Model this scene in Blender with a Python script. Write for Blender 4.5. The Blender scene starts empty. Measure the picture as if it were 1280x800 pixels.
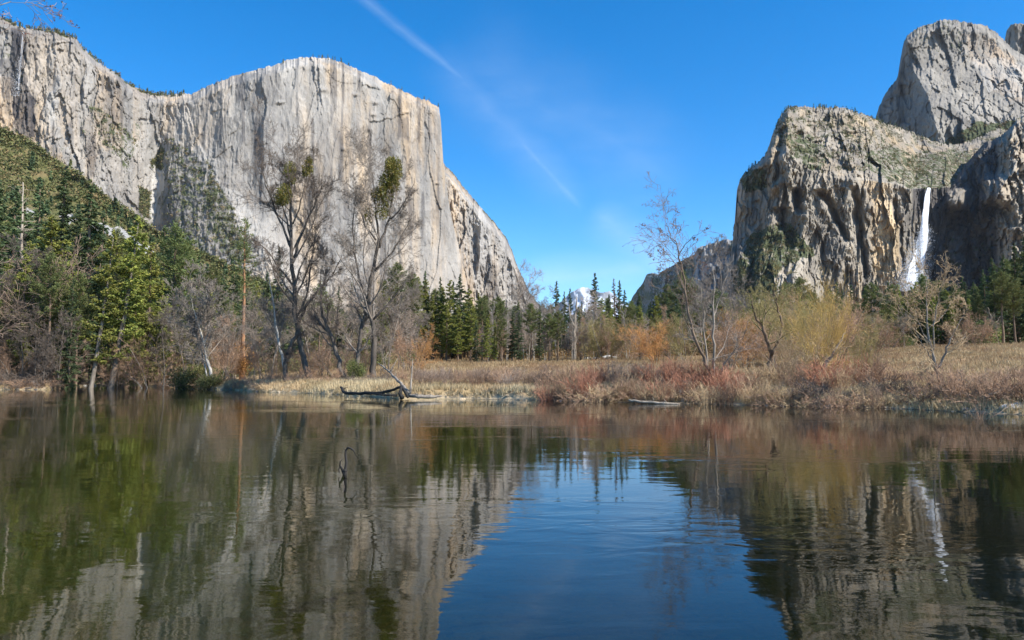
import bpy, math, random
import numpy as np
from mathutils import Vector
random.seed(7)
SC = bpy.context.scene
COL = SC.collection

# ------------------------------------------------------------------ camera
F = 924.4                       # focal length in photo pixels (1280 wide)
PITCH = math.atan(70.0 / F)     # the horizon lies 70 px under the middle of the picture
CAMH = 2.0
cam = bpy.data.cameras.new('camera')
cam.sensor_width = 36.0; cam.lens = 36.0 * F / 1280.0
cam.clip_start = 0.1; cam.clip_end = 40000
camo = bpy.data.objects.new('camera', cam); COL.objects.link(camo)
camo.location = (0, 0, CAMH); camo.rotation_euler = (math.pi / 2 + PITCH, 0, 0)
SC.camera = camo

# ------------------------------------------------------------------ sky, sun, exposure
SUN_EL = math.radians(43); SUN_AZ = math.radians(117)     # azimuth clockwise from +Y
world = bpy.data.worlds.new('World'); SC.world = world; world.use_nodes = True
wt = world.node_tree
sky = wt.nodes.new('ShaderNodeTexSky'); sky.sky_type = 'NISHITA'; sky.sun_disc = False
sky.sun_elevation = SUN_EL; sky.sun_rotation = SUN_AZ
sky.altitude = 1300; sky.air_density = 1.0; sky.dust_density = 0.25; sky.ozone_density = 3.5
bg = wt.nodes['Background']; bg.inputs[1].default_value = 0.125

sun = bpy.data.lights.new('sun', 'SUN'); sun.energy = 4.6; sun.angle = math.radians(0.5); sun.color = (1.0, 0.955, 0.885)
suno = bpy.data.objects.new('sun', sun); COL.objects.link(suno)
sd = Vector((math.cos(SUN_EL) * math.sin(SUN_AZ), math.cos(SUN_EL) * math.cos(SUN_AZ), math.sin(SUN_EL)))
suno.rotation_euler = sd.to_track_quat('Z', 'Y').to_euler(); suno.location = (0, 0, 60)
SC.view_settings.view_transform = 'Standard'; SC.view_settings.look = 'None'
SC.view_settings.exposure = 0.92; SC.view_settings.gamma = 1.0
SC.cycles.max_bounces = 6; SC.cycles.transparent_max_bounces = 12
SC.cycles.volume_bounces = 0
SC.cycles.use_denoising = True

# ------------------------------------------------------------------ helpers: photo pixel + depth -> world point
CP, SP = math.cos(PITCH), math.sin(PITCH)
def P(px, py, Y):
    """world point at depth Y (metres along +Y) seen at photo pixel (px, py)"""
    a = (np.asarray(px, float) - 640) / F; b = (400 - np.asarray(py, float)) / F
    dy = CP - b * SP; dz = SP + b * CP
    k = Y / dy
    return a * k, Y + 0 * a, CAMH + dz * k
def T(px, py=470):
    return float(P(px, py, 1.0)[0])
def ELV(py):
    return float(P(640, py, 1.0)[2]) - CAMH

# ------------------------------------------------------------------ noise (numpy)
def _h(ix, iy, seed):
    n = (ix.astype(np.int64) * 374761393 + iy.astype(np.int64) * 668265263 + seed * 982451653) & 0xFFFFFFFF
    n = ((n ^ (n >> 13)) * 1274126177) & 0xFFFFFFFF
    n = ((n ^ (n >> 16)) * 2246822519) & 0xFFFFFFFF
    n = n ^ (n >> 15)
    return (n & 0xFFFFFF) / float(0xFFFFFF)
def vn(x, y, seed=0):
    x = np.asarray(x, float); y = np.asarray(y, float)
    ix = np.floor(x); iy = np.floor(y); fx = x - ix; fy = y - iy
    fx = fx * fx * fx * (fx * (fx * 6 - 15) + 10); fy = fy * fy * fy * (fy * (fy * 6 - 15) + 10)
    a = _h(ix, iy, seed); b = _h(ix + 1, iy, seed); c = _h(ix, iy + 1, seed); d = _h(ix + 1, iy + 1, seed)
    return (a * (1 - fx) + b * fx) * (1 - fy) + (c * (1 - fx) + d * fx) * fy
def fbm(x, y, seed=0, o=4, g=0.5, ridged=False):
    s = 0; amp = 1; tot = 0; x = np.asarray(x, float); y = np.asarray(y, float)
    for k in range(o):
        v = vn(x + 17.3 * k, y - 9.1 * k, seed + k)
        if ridged: v = 1 - np.abs(2 * v - 1)
        s = s + v * amp; tot += amp; amp *= g; x = x * 2.03; y = y * 2.03
    return s / tot
def cells(x, y, seed=0):
    """random value of the nearest cell, and how far inside the cell (F2-F1)"""
    x = np.asarray(x, float); y = np.asarray(y, float)
    ix = np.floor(x); iy = np.floor(y)
    b1 = np.full(x.shape, 9.0); b2 = np.full(x.shape, 9.0); val = np.zeros(x.shape)
    for dx in (-1, 0, 1):
        for dy in (-1, 0, 1):
            cx = ix + dx; cy = iy + dy
            d = (cx + _h(cx, cy, seed) - x) ** 2 + (cy + _h(cx, cy, seed + 5) - y) ** 2
            near = d < b1
            b2 = np.where(near, b1, np.minimum(b2, d))
            val = np.where(near, _h(cx, cy, seed + 9), val)
            b1 = np.where(near, d, b1)
    return val, np.sqrt(b2) - np.sqrt(b1)
def facets(x, y, seed=0, tilt=.9):
    """every cell is its own tilted plane: angular blocks with sharp joints"""
    x = np.asarray(x, float); y = np.asarray(y, float)
    ix = np.floor(x); iy = np.floor(y); b1 = np.full(x.shape, 9.0); val = np.zeros(x.shape)
    for dx in (-1, 0, 1):
        for dy in (-1, 0, 1):
            cx = ix + dx; cy = iy + dy
            ex = x - (cx + _h(cx, cy, seed)); ey = y - (cy + _h(cx, cy, seed + 5)); d = ex * ex + ey * ey
            v = _h(cx, cy, seed + 9) - .5 + tilt * ((_h(cx, cy, seed + 11) - .5) * 2 * ex + (_h(cx, cy, seed + 13) - .5) * 1.4 * ey)
            near = d < b1; val = np.where(near, v, val); b1 = np.where(near, d, b1)
    return val
def sm(a, b, x):
    t = np.clip((np.asarray(x, float) - a) / (b - a), 0, 1)
    return t * t * (3 - 2 * t)
def lerp(a, b, t): return a + (b - a) * t

# ------------------------------------------------------------------ mesh building
def mesh_np(name, V, faces, mat, parent=None, smooth=False, link=True):
    """faces: list of (n,k) int arrays; ONE mesh object"""
    V = np.asarray(V, np.float32); me = bpy.data.meshes.new(name)
    faces = [f for f in faces if len(f)]
    me.vertices.add(len(V)); me.vertices.foreach_set('co', V.ravel())
    nl = sum(f.size for f in faces); nf = sum(len(f) for f in faces)
    me.loops.add(nl); me.polygons.add(nf)
    me.loops.foreach_set('vertex_index', np.concatenate([f.ravel() for f in faces]).astype(np.int32))
    tot = np.concatenate([np.full(len(f), f.shape[1]) for f in faces]).astype(np.int32)
    st = np.concatenate([[0], np.cumsum(tot)[:-1]]).astype(np.int32)
    me.polygons.foreach_set('loop_start', st)
    me.polygons.foreach_set('loop_total', tot)
    if smooth: me.polygons.foreach_set('use_smooth', np.ones(nf, bool))
    me.update(calc_edges=True)
    if mat: me.materials.append(mat)
    o = bpy.data.objects.new(name, me)
    if link: COL.objects.link(o)
    if parent: o.parent = parent
    return o
def set_attr(o, name, arr):
    a = o.data.attributes.new(name, 'FLOAT_COLOR', 'POINT')
    c = np.ones((len(arr), 4), np.float32); c[:, :arr.shape[1]] = arr
    a.data.foreach_set('color', c.ravel())
def gridf(nu, nv, off=0):
    i = np.arange(nu - 1)[:, None]; j = np.arange(nv - 1)[None, :]
    a = (i * nv + j).ravel() + off
    return np.stack([a, a + nv, a + nv + 1, a + 1], 1)
def struct(o):
    o['kind'] = 'structure'; return o
def stuff(o, label, cat):
    o['kind'] = 'stuff'; o['label'] = label; o['category'] = cat; return o
def tag(o, label, cat, group=None):
    o['label'] = label; o['category'] = cat
    if group: o['group'] = group
    return o

class Tubes:
    """collects tapered tubes (continuous rings) into one mesh"""
    def __init__(s): s.V = []; s.Q = []; s.Tr = []; s.n = 0
    def add(s, pts, rad, sides=3, cap=True):
        p = np.asarray(pts, float); r = np.asarray(rad, float); m = len(p)
        d = np.empty_like(p); d[1:-1] = p[2:] - p[:-2]; d[0] = p[1] - p[0]; d[-1] = p[-1] - p[-2]
        d /= np.linalg.norm(d, axis=1)[:, None] + 1e-9
        ref = np.array([0.31, 0.27, 0.1]) if abs(d[0, 2]) > 0.7 else np.array([0., 0., 1.])
        u = np.cross(d, ref); u /= np.linalg.norm(u, axis=1)[:, None] + 1e-9
        w = np.cross(d, u)
        a = np.arange(sides) * 2 * math.pi / sides
        ring = p[:, None, :] + r[:, None, None] * (np.cos(a)[None, :, None] * u[:, None, :] + np.sin(a)[None, :, None] * w[:, None, :])
        s.V.append(ring.reshape(-1, 3))
        i = np.arange(m - 1)[:, None]; j = np.arange(sides)[None, :]; j2 = (j + 1) % sides
        q = np.stack([i * sides + j, i * sides + j2, (i + 1) * sides + j2, (i + 1) * sides + j], -1).reshape(-1, 4) + s.n
        s.Q.append(q)
        if cap:
            for e in (0, m - 1):
                b = s.n + e * sides
                for k in range(1, sides - 1):
                    s.Tr.append((b, b + k + 1, b + k) if e == 0 else (b, b + k, b + k + 1))
        s.n += m * sides
    def build(s, name, mat, parent=None, smooth=True, link=True):
        f = [np.concatenate(s.Q)]
        if s.Tr: f.append(np.array(s.Tr))
        return mesh_np(name, np.concatenate(s.V), f, mat, parent, smooth, link)

# ------------------------------------------------------------------ materials
def newmat(name):
    m = bpy.data.materials.new(name); m.use_nodes = True
    nt = m.node_tree; b = nt.nodes['Principled BSDF']
    b.inputs['Roughness'].default_value = 0.85
    b.inputs['Specular IOR Level'].default_value = 0.2
    return m, nt, b
class N:
    """small node-graph helper"""
    def __init__(s, nt): s.nt = nt; s.tc = nt.nodes.new('ShaderNodeTexCoord')
    def new(s, t, **k):
        n = s.nt.nodes.new(t)
        for a, v in k.items(): setattr(n, a, v)
        return n
    def link(s, a, b): s.nt.links.new(a, b)
    def setin(s, sock, v):
        if hasattr(v, 'type') and hasattr(v, 'is_output'): s.link(v, sock)
        else: sock.default_value = v
    def coord(s, scale=(1, 1, 1), src='Object', rot=(0, 0, 0)):
        m = s.new('ShaderNodeMapping'); s.link(s.tc.outputs[src], m.inputs[0])
        m.inputs['Scale'].default_value = scale; m.inputs['Rotation'].default_value = rot
        return m.outputs[0]
    def noise(s, vec, scale=1, detail=4, rough=0.5, dist=0.0, out=0):
        n = s.new('ShaderNodeTexNoise'); s.link(vec, n.inputs['Vector'])
        n.inputs['Scale'].default_value = scale; n.inputs['Detail'].default_value = detail
        n.inputs['Roughness'].default_value = rough; n.inputs['Distortion'].default_value = dist
        return n.outputs[out]
    def voro(s, vec, scale=1, feature='F1', out=0, rnd=1.0):
        n = s.new('ShaderNodeTexVoronoi', feature=feature); s.link(vec, n.inputs['Vector'])
        n.inputs['Scale'].default_value = scale; n.inputs['Randomness'].default_value = rnd
        return n.outputs[out]
    def ramp(s, fac, stops):
        n = s.new('ShaderNodeValToRGB'); s.link(fac, n.inputs[0]); e = n.color_ramp.elements
        while len(e) < len(stops): e.new(0.5)
        for k, (p, c) in enumerate(stops):
            e[k].position = p
            e[k].color = (c, c, c, 1) if isinstance(c, (int, float)) else (*c, 1)
        return n.outputs[0]
    def mix(s, fac, a, b, mode='MIX'):
        n = s.new('ShaderNodeMix', data_type='RGBA', blend_type=mode)
        s.setin(n.inputs[0], fac)
        for sock, v in ((n.inputs[6], a), (n.inputs[7], b)):
            if isinstance(v, tuple): sock.default_value = (*v, 1) if len(v) == 3 else v
            else: s.link(v, sock)
        return n.outputs[2]
    def math(s, op, a, b=0.0, clamp=False):
        n = s.new('ShaderNodeMath', operation=op, use_clamp=clamp)
        s.setin(n.inputs[0], a); s.setin(n.inputs[1], b); return n.outputs[0]
    def attr(s, name):
        n = s.new('ShaderNodeAttribute', attribute_name=name)
        sp = s.new('ShaderNodeSeparateColor'); s.link(n.outputs['Color'], sp.inputs[0])
        return sp.outputs[0], sp.outputs[1], sp.outputs[2], n.outputs['Alpha']
    def bump(s, h, strength=0.5, dist=1.0, normal=None):
        n = s.new('ShaderNodeBump'); s.link(h, n.inputs['Height'])
        n.inputs['Strength'].default_value = strength; n.inputs['Distance'].default_value = dist
        if normal: s.link(normal, n.inputs['Normal'])
        return n.outputs[0]

def rock_mat(name, grey, grey2, tan, dark, streak=1.0, cell=0.05, bumpd=6.0, crk=.1, stks=(.028, .028, .003)):
    """granite; mask attribute: R plants, G warm stain, B dark tone: water stain and painted shade, A (1 = none) fresh pale rock"""
    m, nt, b = newmat(name); n = N(nt)
    R, G, B, A = n.attr('mask')
    big = n.noise(n.coord((.006, .006, .0025)), 1, 6, .6)
    wv = n.new('ShaderNodeVectorMath', operation='ADD'); wn = n.new('ShaderNodeVectorMath', operation='SCALE')
    n.link(n.noise(n.coord((.012, .012, .008)), 1, 3, .6, out=1), wn.inputs[0]); wn.inputs['Scale'].default_value = .9
    n.link(n.coord((.011, .011, .0045)), wv.inputs[0]); n.link(wn.outputs[0], wv.inputs[1])
    plate = n.voro(wv.outputs[0], 1, 'F1', 1); psep = n.new('ShaderNodeSeparateColor'); n.link(plate, psep.inputs[0])
    wv2 = n.new('ShaderNodeVectorMath', operation='SCALE'); n.link(wv.outputs[0], wv2.inputs[0]); wv2.inputs['Scale'].default_value = 3.1
    plate2 = n.voro(wv2.outputs[0], 1, 'F1', 1); psep2 = n.new('ShaderNodeSeparateColor'); n.link(plate2, psep2.inputs[0])
    stk = n.noise(n.coord(stks), 1, 6, .65)
    stk2 = n.noise(n.coord((.013, .013, .0014)), 1, 6, .6)
    fine = n.noise(n.coord((.11, .11, .06)), 1, 5, .65)
    c = n.mix(n.ramp(big, [(.35, 0.), (.62, 1.)]), grey, grey2)
    c = n.mix(n.math('MULTIPLY', n.ramp(stk2, [(.42, 0.), (.6, 1.)]), G, True), c, tan)
    c = n.mix(n.math('MULTIPLY', n.ramp(stk, [(.5, 0.), (.68, 1.)]), 0.42 * streak), c, dark)
    c = n.mix(n.math('MULTIPLY', n.ramp(n.noise(n.coord((.13, .13, .0045)), 1, 4, .6), [(.52, 0.), (.66, 1.)]), .26 * streak), c, dark)
    c = n.mix(n.math('MULTIPLY', n.ramp(stk, [(.28, 1.), (.4, 0.)]), 0.30 * streak), c, (.38, .355, .315))
    c = n.mix(n.math('MULTIPLY', n.ramp(fine, [(.3, 1.), (.5, 0.)]), 0.32), c, tuple(x * .55 for x in grey))
    c = n.mix(n.math('MULTIPLY', n.ramp(fine, [(.55, 0.), (.72, 1.)]), 0.25), c, tuple(min(.6, x * 1.4) for x in grey2))
    pv = n.math('ADD', n.math('MULTIPLY', psep.outputs[0], .34), n.math('MULTIPLY', psep2.outputs[1], .24))
    pc = n.new('ShaderNodeHueSaturation'); n.link(c, pc.inputs['Color']); n.link(n.math('ADD', .74, pv), pc.inputs['Value']); c = pc.outputs[0]
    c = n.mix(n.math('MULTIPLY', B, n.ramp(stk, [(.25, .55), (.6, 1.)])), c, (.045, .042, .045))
    c = n.mix(n.math('SUBTRACT', 1.0, A), c, (.42, .40, .365))
    bush = n.noise(n.coord((.06, .06, .06)), 1, 4, .6)
    vg = n.math('ADD', n.math('MULTIPLY', R, 1.0), n.math('MULTIPLY', n.math('SUBTRACT', bush, .5), 1.3))
    veg = n.mix(n.noise(n.coord((.15, .15, .15)), 1, 3, .6), (.035, .05, .022), (.11, .115, .055))
    c = n.mix(n.ramp(vg, [(.45, 0.), (.6, 1.)]), c, veg)
    n.link(c, b.inputs['Base Color'])
    crack = n.voro(n.coord((cell, cell, cell * .4)), 1, 'DISTANCE_TO_EDGE')
    h = n.math('ADD', n.math('MULTIPLY', n.ramp(crack, [(0., 0.), (.12, 1.)]), crk), n.math('ADD', fine, n.math('MULTIPLY', stk, .7)))
    n.link(n.bump(h, .65, bumpd), b.inputs['Normal'])
    b.inputs['Roughness'].default_value = .95
    return m

M = {}
M['elcap'] = rock_mat('pale_granite', (.222, .209, .19), (.305, .282, .248), (.40, .295, .185), (.10, .098, .10), 1.15, .05, 2.6, 0.0, (.034, .034, .0016))
M['cath'] = rock_mat('weathered_granite', (.245, .215, .17), (.335, .29, .225), (.46, .34, .20), (.12, .108, .095), .8, .07, 3.2, 0.0)
M['dome'] = rock_mat('dome_granite', (.18, .165, .143), (.265, .24, .20), (.36, .27, .185), (.08, .075, .07), .7, .05, 3.5, 0.0)
M['far'] = rock_mat('distant_granite', (.20, .20, .20), (.27, .26, .25), (.3, .27, .22), (.10, .10, .11), .5, .03, 6.0, 0.0)

def foliage_mat(name, dark, light, warm=None, trans=.25):
    m, nt, b = newmat(name); n = N(nt)
    R, G, B, A = n.attr('tint')
    oi = n.new('ShaderNodeObjectInfo')
    c = n.mix(R, dark, light)
    if warm: c = n.mix(n.math('MULTIPLY', G, .8), c, warm)
    hs = n.new('ShaderNodeHueSaturation'); n.link(c, hs.inputs['Color'])
    n.link(n.math('ADD', .82, n.math('MULTIPLY', oi.outputs['Random'], .36)), hs.inputs['Value'])
    n.link(n.math('ADD', .488, n.math('MULTIPLY', oi.outputs['Random'], .024)), hs.inputs['Hue'])
    tr = n.new('ShaderNodeBsdfTranslucent'); n.link(hs.outputs[0], tr.inputs[0])
    n.link(hs.outputs[0], b.inputs['Base Color']); b.inputs['Roughness'].default_value = .7
    mx = n.new('ShaderNodeMixShader'); mx.inputs[0].default_value = trans
    n.link(b.outputs[0], mx.inputs[1]); n.link(tr.outputs[0], mx.inputs[2])
    n.link(mx.outputs[0], nt.nodes['Material Output'].inputs[0])
    return m
def bark_mat(name, a, bcol, sc=(3, 3, .6), lo=.35, hi=.65):
    m, nt, b = newmat(name); n = N(nt)
    v = n.noise(n.coord(sc), 1, 5, .65)
    oi = n.new('ShaderNodeObjectInfo')
    c = n.mix(n.ramp(v, [(lo, 0.), (hi, 1.)]), a, bcol)
    hs = n.new('ShaderNodeHueSaturation'); n.link(c, hs.inputs['Color'])
    n.link(n.math('ADD', .85, n.math('MULTIPLY', oi.outputs['Random'], .3)), hs.inputs['Value'])
    n.link(hs.outputs[0], b.inputs['Base Color'])
    n.link(n.bump(v, .6, .05), b.inputs['Normal'])
    return m
# ------------------------------------------------------------------ the sky's thin cirrus and old contrails (directions on the sky)
def sky_clouds():
    n = N(wt)
    g = n.tc.outputs['Generated']
    def ddir(px, py):
        v = Vector([float(q) for q in P(px, py, 1.0)]) - Vector((0, 0, CAMH)); return v.normalized()
    def dot(v):
        k = n.new('ShaderNodeVectorMath', operation='DOT_PRODUCT'); n.link(g, k.inputs[0]); k.inputs[1].default_value = v
        return k.outputs['Value']
    tot = None
    wob = n.noise(n.coord((9, 9, 9), 'Generated'), 1, 5, .6)
    def band(p0, p1, width, amount, soft):
        nonlocal tot
        a, b = ddir(*p0), ddir(*p1)
        nor = a.cross(b).normalized(); mid = (a + b).normalized(); tang = nor.cross(mid).normalized()
        half = a.angle(b) / 2
        off = n.math('ABSOLUTE', n.math('ADD', dot(nor), n.math('MULTIPLY', n.math('SUBTRACT', wob, .5), width * .9)))
        w = n.math('SUBTRACT', 1.0, n.math('DIVIDE', off, width), True)
        w = n.math('POWER', w, soft)
        al = n.math('ABSOLUTE', dot(tang))
        e = n.new('ShaderNodeMapRange'); e.interpolation_type = 'SMOOTHSTEP'
        n.link(al, e.inputs[0]); e.inputs[1].default_value = math.sin(half) * .55; e.inputs[2].default_value = math.sin(half) * 1.1
        e.inputs[3].default_value = 1; e.inputs[4].default_value = 0
        tex = n.ramp(n.noise(n.coord((14, 14, 40), 'Generated'), 1, 5, .6), [(.25, .45), (.7, 1.)])
        f = n.math('MULTIPLY', n.math('MULTIPLY', w, e.outputs[0]), n.math('MULTIPLY', tex, amount))
        f = n.math('MULTIPLY', f, n.math('GREATER_THAN', dot(mid), .3))
        tot = f if tot is None else n.math('MAXIMUM', tot, f)
    band((430, -20), (600, 115), .010, .16, 1.3)
    band((540, 60), (735, 265), .05, .12, 1.2)
    band((640, 165), (728, 262), .013, .17, 1.3)
    band((560, 60), (860, 240), .10, .10, 1.4)
    band((735, 262), (860, 350), .05, .24, 1.3)
    band((640, 352), (830, 338), .035, .24, 1.3)
    hs = n.new('ShaderNodeHueSaturation'); hs.inputs['Saturation'].default_value = 1.4; n.link(sky.outputs[0], hs.inputs['Color'])
    col = n.mix(tot, hs.outputs[0], (4.2, 4.9, 5.8, 1))
    n.link(col, bg.inputs[0])
sky_clouds()

# ------------------------------------------------------------------ ground: shore line and height
SHP = [(-900, 487), (-60, 487), (0, 487), (60, 487), (95, 482.6), (150, 481.6), (225, 485.5), (300, 488), (330, 490), (430, 493.5), (500, 498.6),
       (560, 498.8), (620, 499.4), (660, 500.0), (710, 501.2), (760, 502.6), (900, 505.6), (1000, 508), (1100, 510), (1180, 514), (1280, 519), (1500, 526), (2600, 540)]
sh_t = np.array([T(p, q) for p, q in SHP]); sh_Y = np.array([-CAMH / ELV(q) for p, q in SHP])
th_f = np.arctan(sh_t); R_f = sh_Y / np.cos(th_f)
def Rshore(th):
    th = np.asarray(th, float)
    inner = np.interp(th, th_f, R_f)
    near = np.minimum(350, 1.6 / np.maximum(1e-3, -np.cos(th)))
    near = np.where(np.cos(th) < 0, near, 350)
    return np.where(np.abs(th) < math.radians(75), inner, np.where(th > 0, np.minimum(inner, near), near))
KP = [(-60, .018), (300, .012), (340, .02), (470, .035), (540, .044), (800, .045), (1000, .05), (1150, .06), (1400, .06)]
kp_t = np.array([T(p) for p, _ in KP]); kp_v = np.array([v for _, v in KP])
def G(x, y, rough=True):
    """ground height; the river surface is z = 0"""
    x = np.asarray(x, float); y = np.asarray(y, float)
    r = np.hypot(x, y) + 1e-6; th = np.arctan2(x, y)
    s = r - Rshore(th)
    n1 = fbm(x * .11, y * .11, 3, 4) - .5; n2 = fbm(x * .5, y * .5, 9, 3) - .5
    s = s + n2 * .8
    t = x / np.maximum(y, 1e-3)
    k = np.interp(np.where(y > 0, t, 9), kp_t, kp_v)
    cut = np.interp(np.where(y > 0, t, 9), [T(300), T(340), T(510), T(540), T(660), T(720)], [.35, .5, .55, .8, .75, .4])
    up = cut * sm(0, .7 + (1 - cut) * 1.6, s) + (1.1 - cut) * sm(.8, 6, s) + k * np.clip(s - 4, 0, 110) + .010 * np.clip(s - 114, 0, 4000)
    up = up + n1 * .5 * sm(1, 8, s) + n2 * .22 * sm(0, 1, s)
    lowland = 60 * sm(600, 1900, s)
    dn = -np.minimum(1.5, .12 + .16 * np.abs(s)) + n1 * .35 * sm(0, 3, -s)
    dn = np.minimum(dn, -.05)
    return np.where(s > 0, up + 0 * lowland, dn)
def ground():
    a = np.concatenate([np.linspace(-180, -60, 60)[:-1], np.linspace(-60, -42, 60)[:-1], np.linspace(-42, 42, 620)[:-1], np.linspace(42, 60, 60)[:-1], np.linspace(60, 180, 61)])
    th = np.radians(a)
    Rs = Rshore(th)
    fr = np.concatenate([[.003], np.linspace(.04, .93, 60), np.linspace(.94, .995, 10)])
    ss = np.concatenate([[0, .15, .3, .45, .6, .8, 1., 1.3, 1.6, 2], np.geomspace(2.5, 140, 110), np.geomspace(150, 16000, 40)])
    r = np.concatenate([Rs[:, None] * fr[None], Rs[:, None] + ss[None]], 1)
    x = r * np.sin(th)[:, None]; y = r * np.cos(th)[:, None]
    z = G(x, y)
    V = np.stack([x, y, z], -1).reshape(-1, 3)
    m, nt, b = newmat('meadow_ground'); n = N(nt)
    zz = n.new('ShaderNodeSeparateXYZ'); n.link(n.tc.outputs['Object'], zz.inputs[0]); Z = zz.outputs[2]
    n1 = n.noise(n.coord((.12, .12, .12)), 1, 5, .6); n2 = n.noise(n.coord((1.4, 1.4, 1.4)), 1, 5, .65); n3 = n.noise(n.coord((.35, .35, .35)), 1, 4, .6)
    straw = n.mix(n2, (.30, .20, .095), (.50, .37, .19))
    c = n.mix(n.ramp(n1, [(.4, 0.), (.62, 1.)]), straw, n.mix(n2, (.17, .10, .055), (.34, .23, .12)))
    c = n.mix(n.ramp(n3, [(.58, 0.), (.7, .7)]), c, (.10, .10, .04))
    sand = n.mix(n2, (.30, .22, .13), (.52, .41, .26))
    zn = n.math('ADD', Z, n.math('MULTIPLY', n.math('SUBTRACT', n3, .5), .7))
    c = n.mix(n.ramp(zn, [(.2, 1.), (.62, 0.)]), c, sand)
    peb = n.voro(n.coord((3.2, 3.2, 3.2)), 1, 'F1', 1)
    bed = n.mix(n.ramp(n1, [(.35, 0.), (.65, 1.)]), (.085, .075, .035), (.20, .155, .075))
    bed = n.mix(.25, bed, peb, 'MULTIPLY')
    xs = n.math('ADD', zz.outputs[0], n.math('MULTIPLY', n.math('SUBTRACT', n1, .5), 14.0))
    shal = n.new('ShaderNodeMapRange'); n.link(xs, shal.inputs[0]); shal.inputs[1].default_value = -9; shal.inputs[2].default_value = 0; shal.inputs[3].default_value = 1; shal.inputs[4].default_value = 0
    bed = n.mix(shal.outputs[0], n.mix(.8, bed, (.015, .02, .018)), n.mix(.5, bed, n.mix(n2, (.14, .15, .04), (.34, .32, .12))))
    c = n.mix(n.ramp(Z, [(0., 1.), (.03, 0.)]), c, bed)
    n.link(c, b.inputs['Base Color']); b.inputs['Roughness'].default_value = .95
    n.link(n.bump(n.math('ADD', n2, n1), .8, .25), b.inputs['Normal'])
    return struct(mesh_np('ground', V, [gridf(len(th), r.shape[1])[:, ::-1]], m, smooth=True))
ground()

def water():
    m, nt, b = newmat('river_water'); nt.nodes.remove(b); n = N(nt)
    m.use_nodes = True
    # small ripples, a slow swell and patches of livelier water
    patch = n.ramp(n.noise(n.coord((.05, .16, 1)), 1, 3, .5), [(.52, 0.), (.68, 1.)])
    calm = n.ramp(n.noise(n.coord((.06, .10, 1)), 1, 4, .55, .6), [(.42, .35), (.66, 1.)])
    r1 = n.noise(n.coord((5.5, 8, 1)), 1, 3, .55)
    r2 = n.noise(n.coord((1.1, 2.2, 1)), 1, 3, .5, .5)
    r3 = n.noise(n.coord((.28, .6, 1)), 1, 2, .5, 1.2)
    h = n.math('ADD', n.math('MULTIPLY', n.math('MULTIPLY', r1, calm), .0008), n.math('ADD', n.math('MULTIPLY', n.math('MULTIPLY', r2, calm), .0042), n.math('MULTIPLY', r3, .005)))
    h = n.math('ADD', h, n.math('MULTIPLY', n.math('MULTIPLY', r2, patch), .02))
    nor = n.bump(h, 1.0, 1.0)
    fr = n.new('ShaderNodeFresnel'); fr.inputs[0].default_value = 1.35; n.link(nor, fr.inputs['Normal'])
    gl = n.new('ShaderNodeBsdfGlossy'); gl.inputs['Roughness'].default_value = .02; n.link(nor, gl.inputs['Normal'])
    gl.inputs['Color'].default_value = (1, 1, 1, 1)
    tr = n.new('ShaderNodeBsdfTransparent'); tr.inputs[0].default_value = (.40, .45, .28, 1)
    mx = n.new('ShaderNodeMixShader'); n.link(fr.outputs[0], mx.inputs[0]); n.link(tr.outputs[0], mx.inputs[1]); n.link(gl.outputs[0], mx.inputs[2])
    n.link(mx.outputs[0], nt.nodes['Material Output'].inputs[0])
    k = 64; R = 420
    V = [(0, 0, 0)] + [(R * math.cos(2 * math.pi * i / k), R * math.sin(2 * math.pi * i / k), 0) for i in range(k)]
    Fc = np.array([(0, i + 1, (i + 1) % k + 1) for i in range(k)])
    return struct(mesh_np('water', V, [Fc], m))
water()

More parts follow.
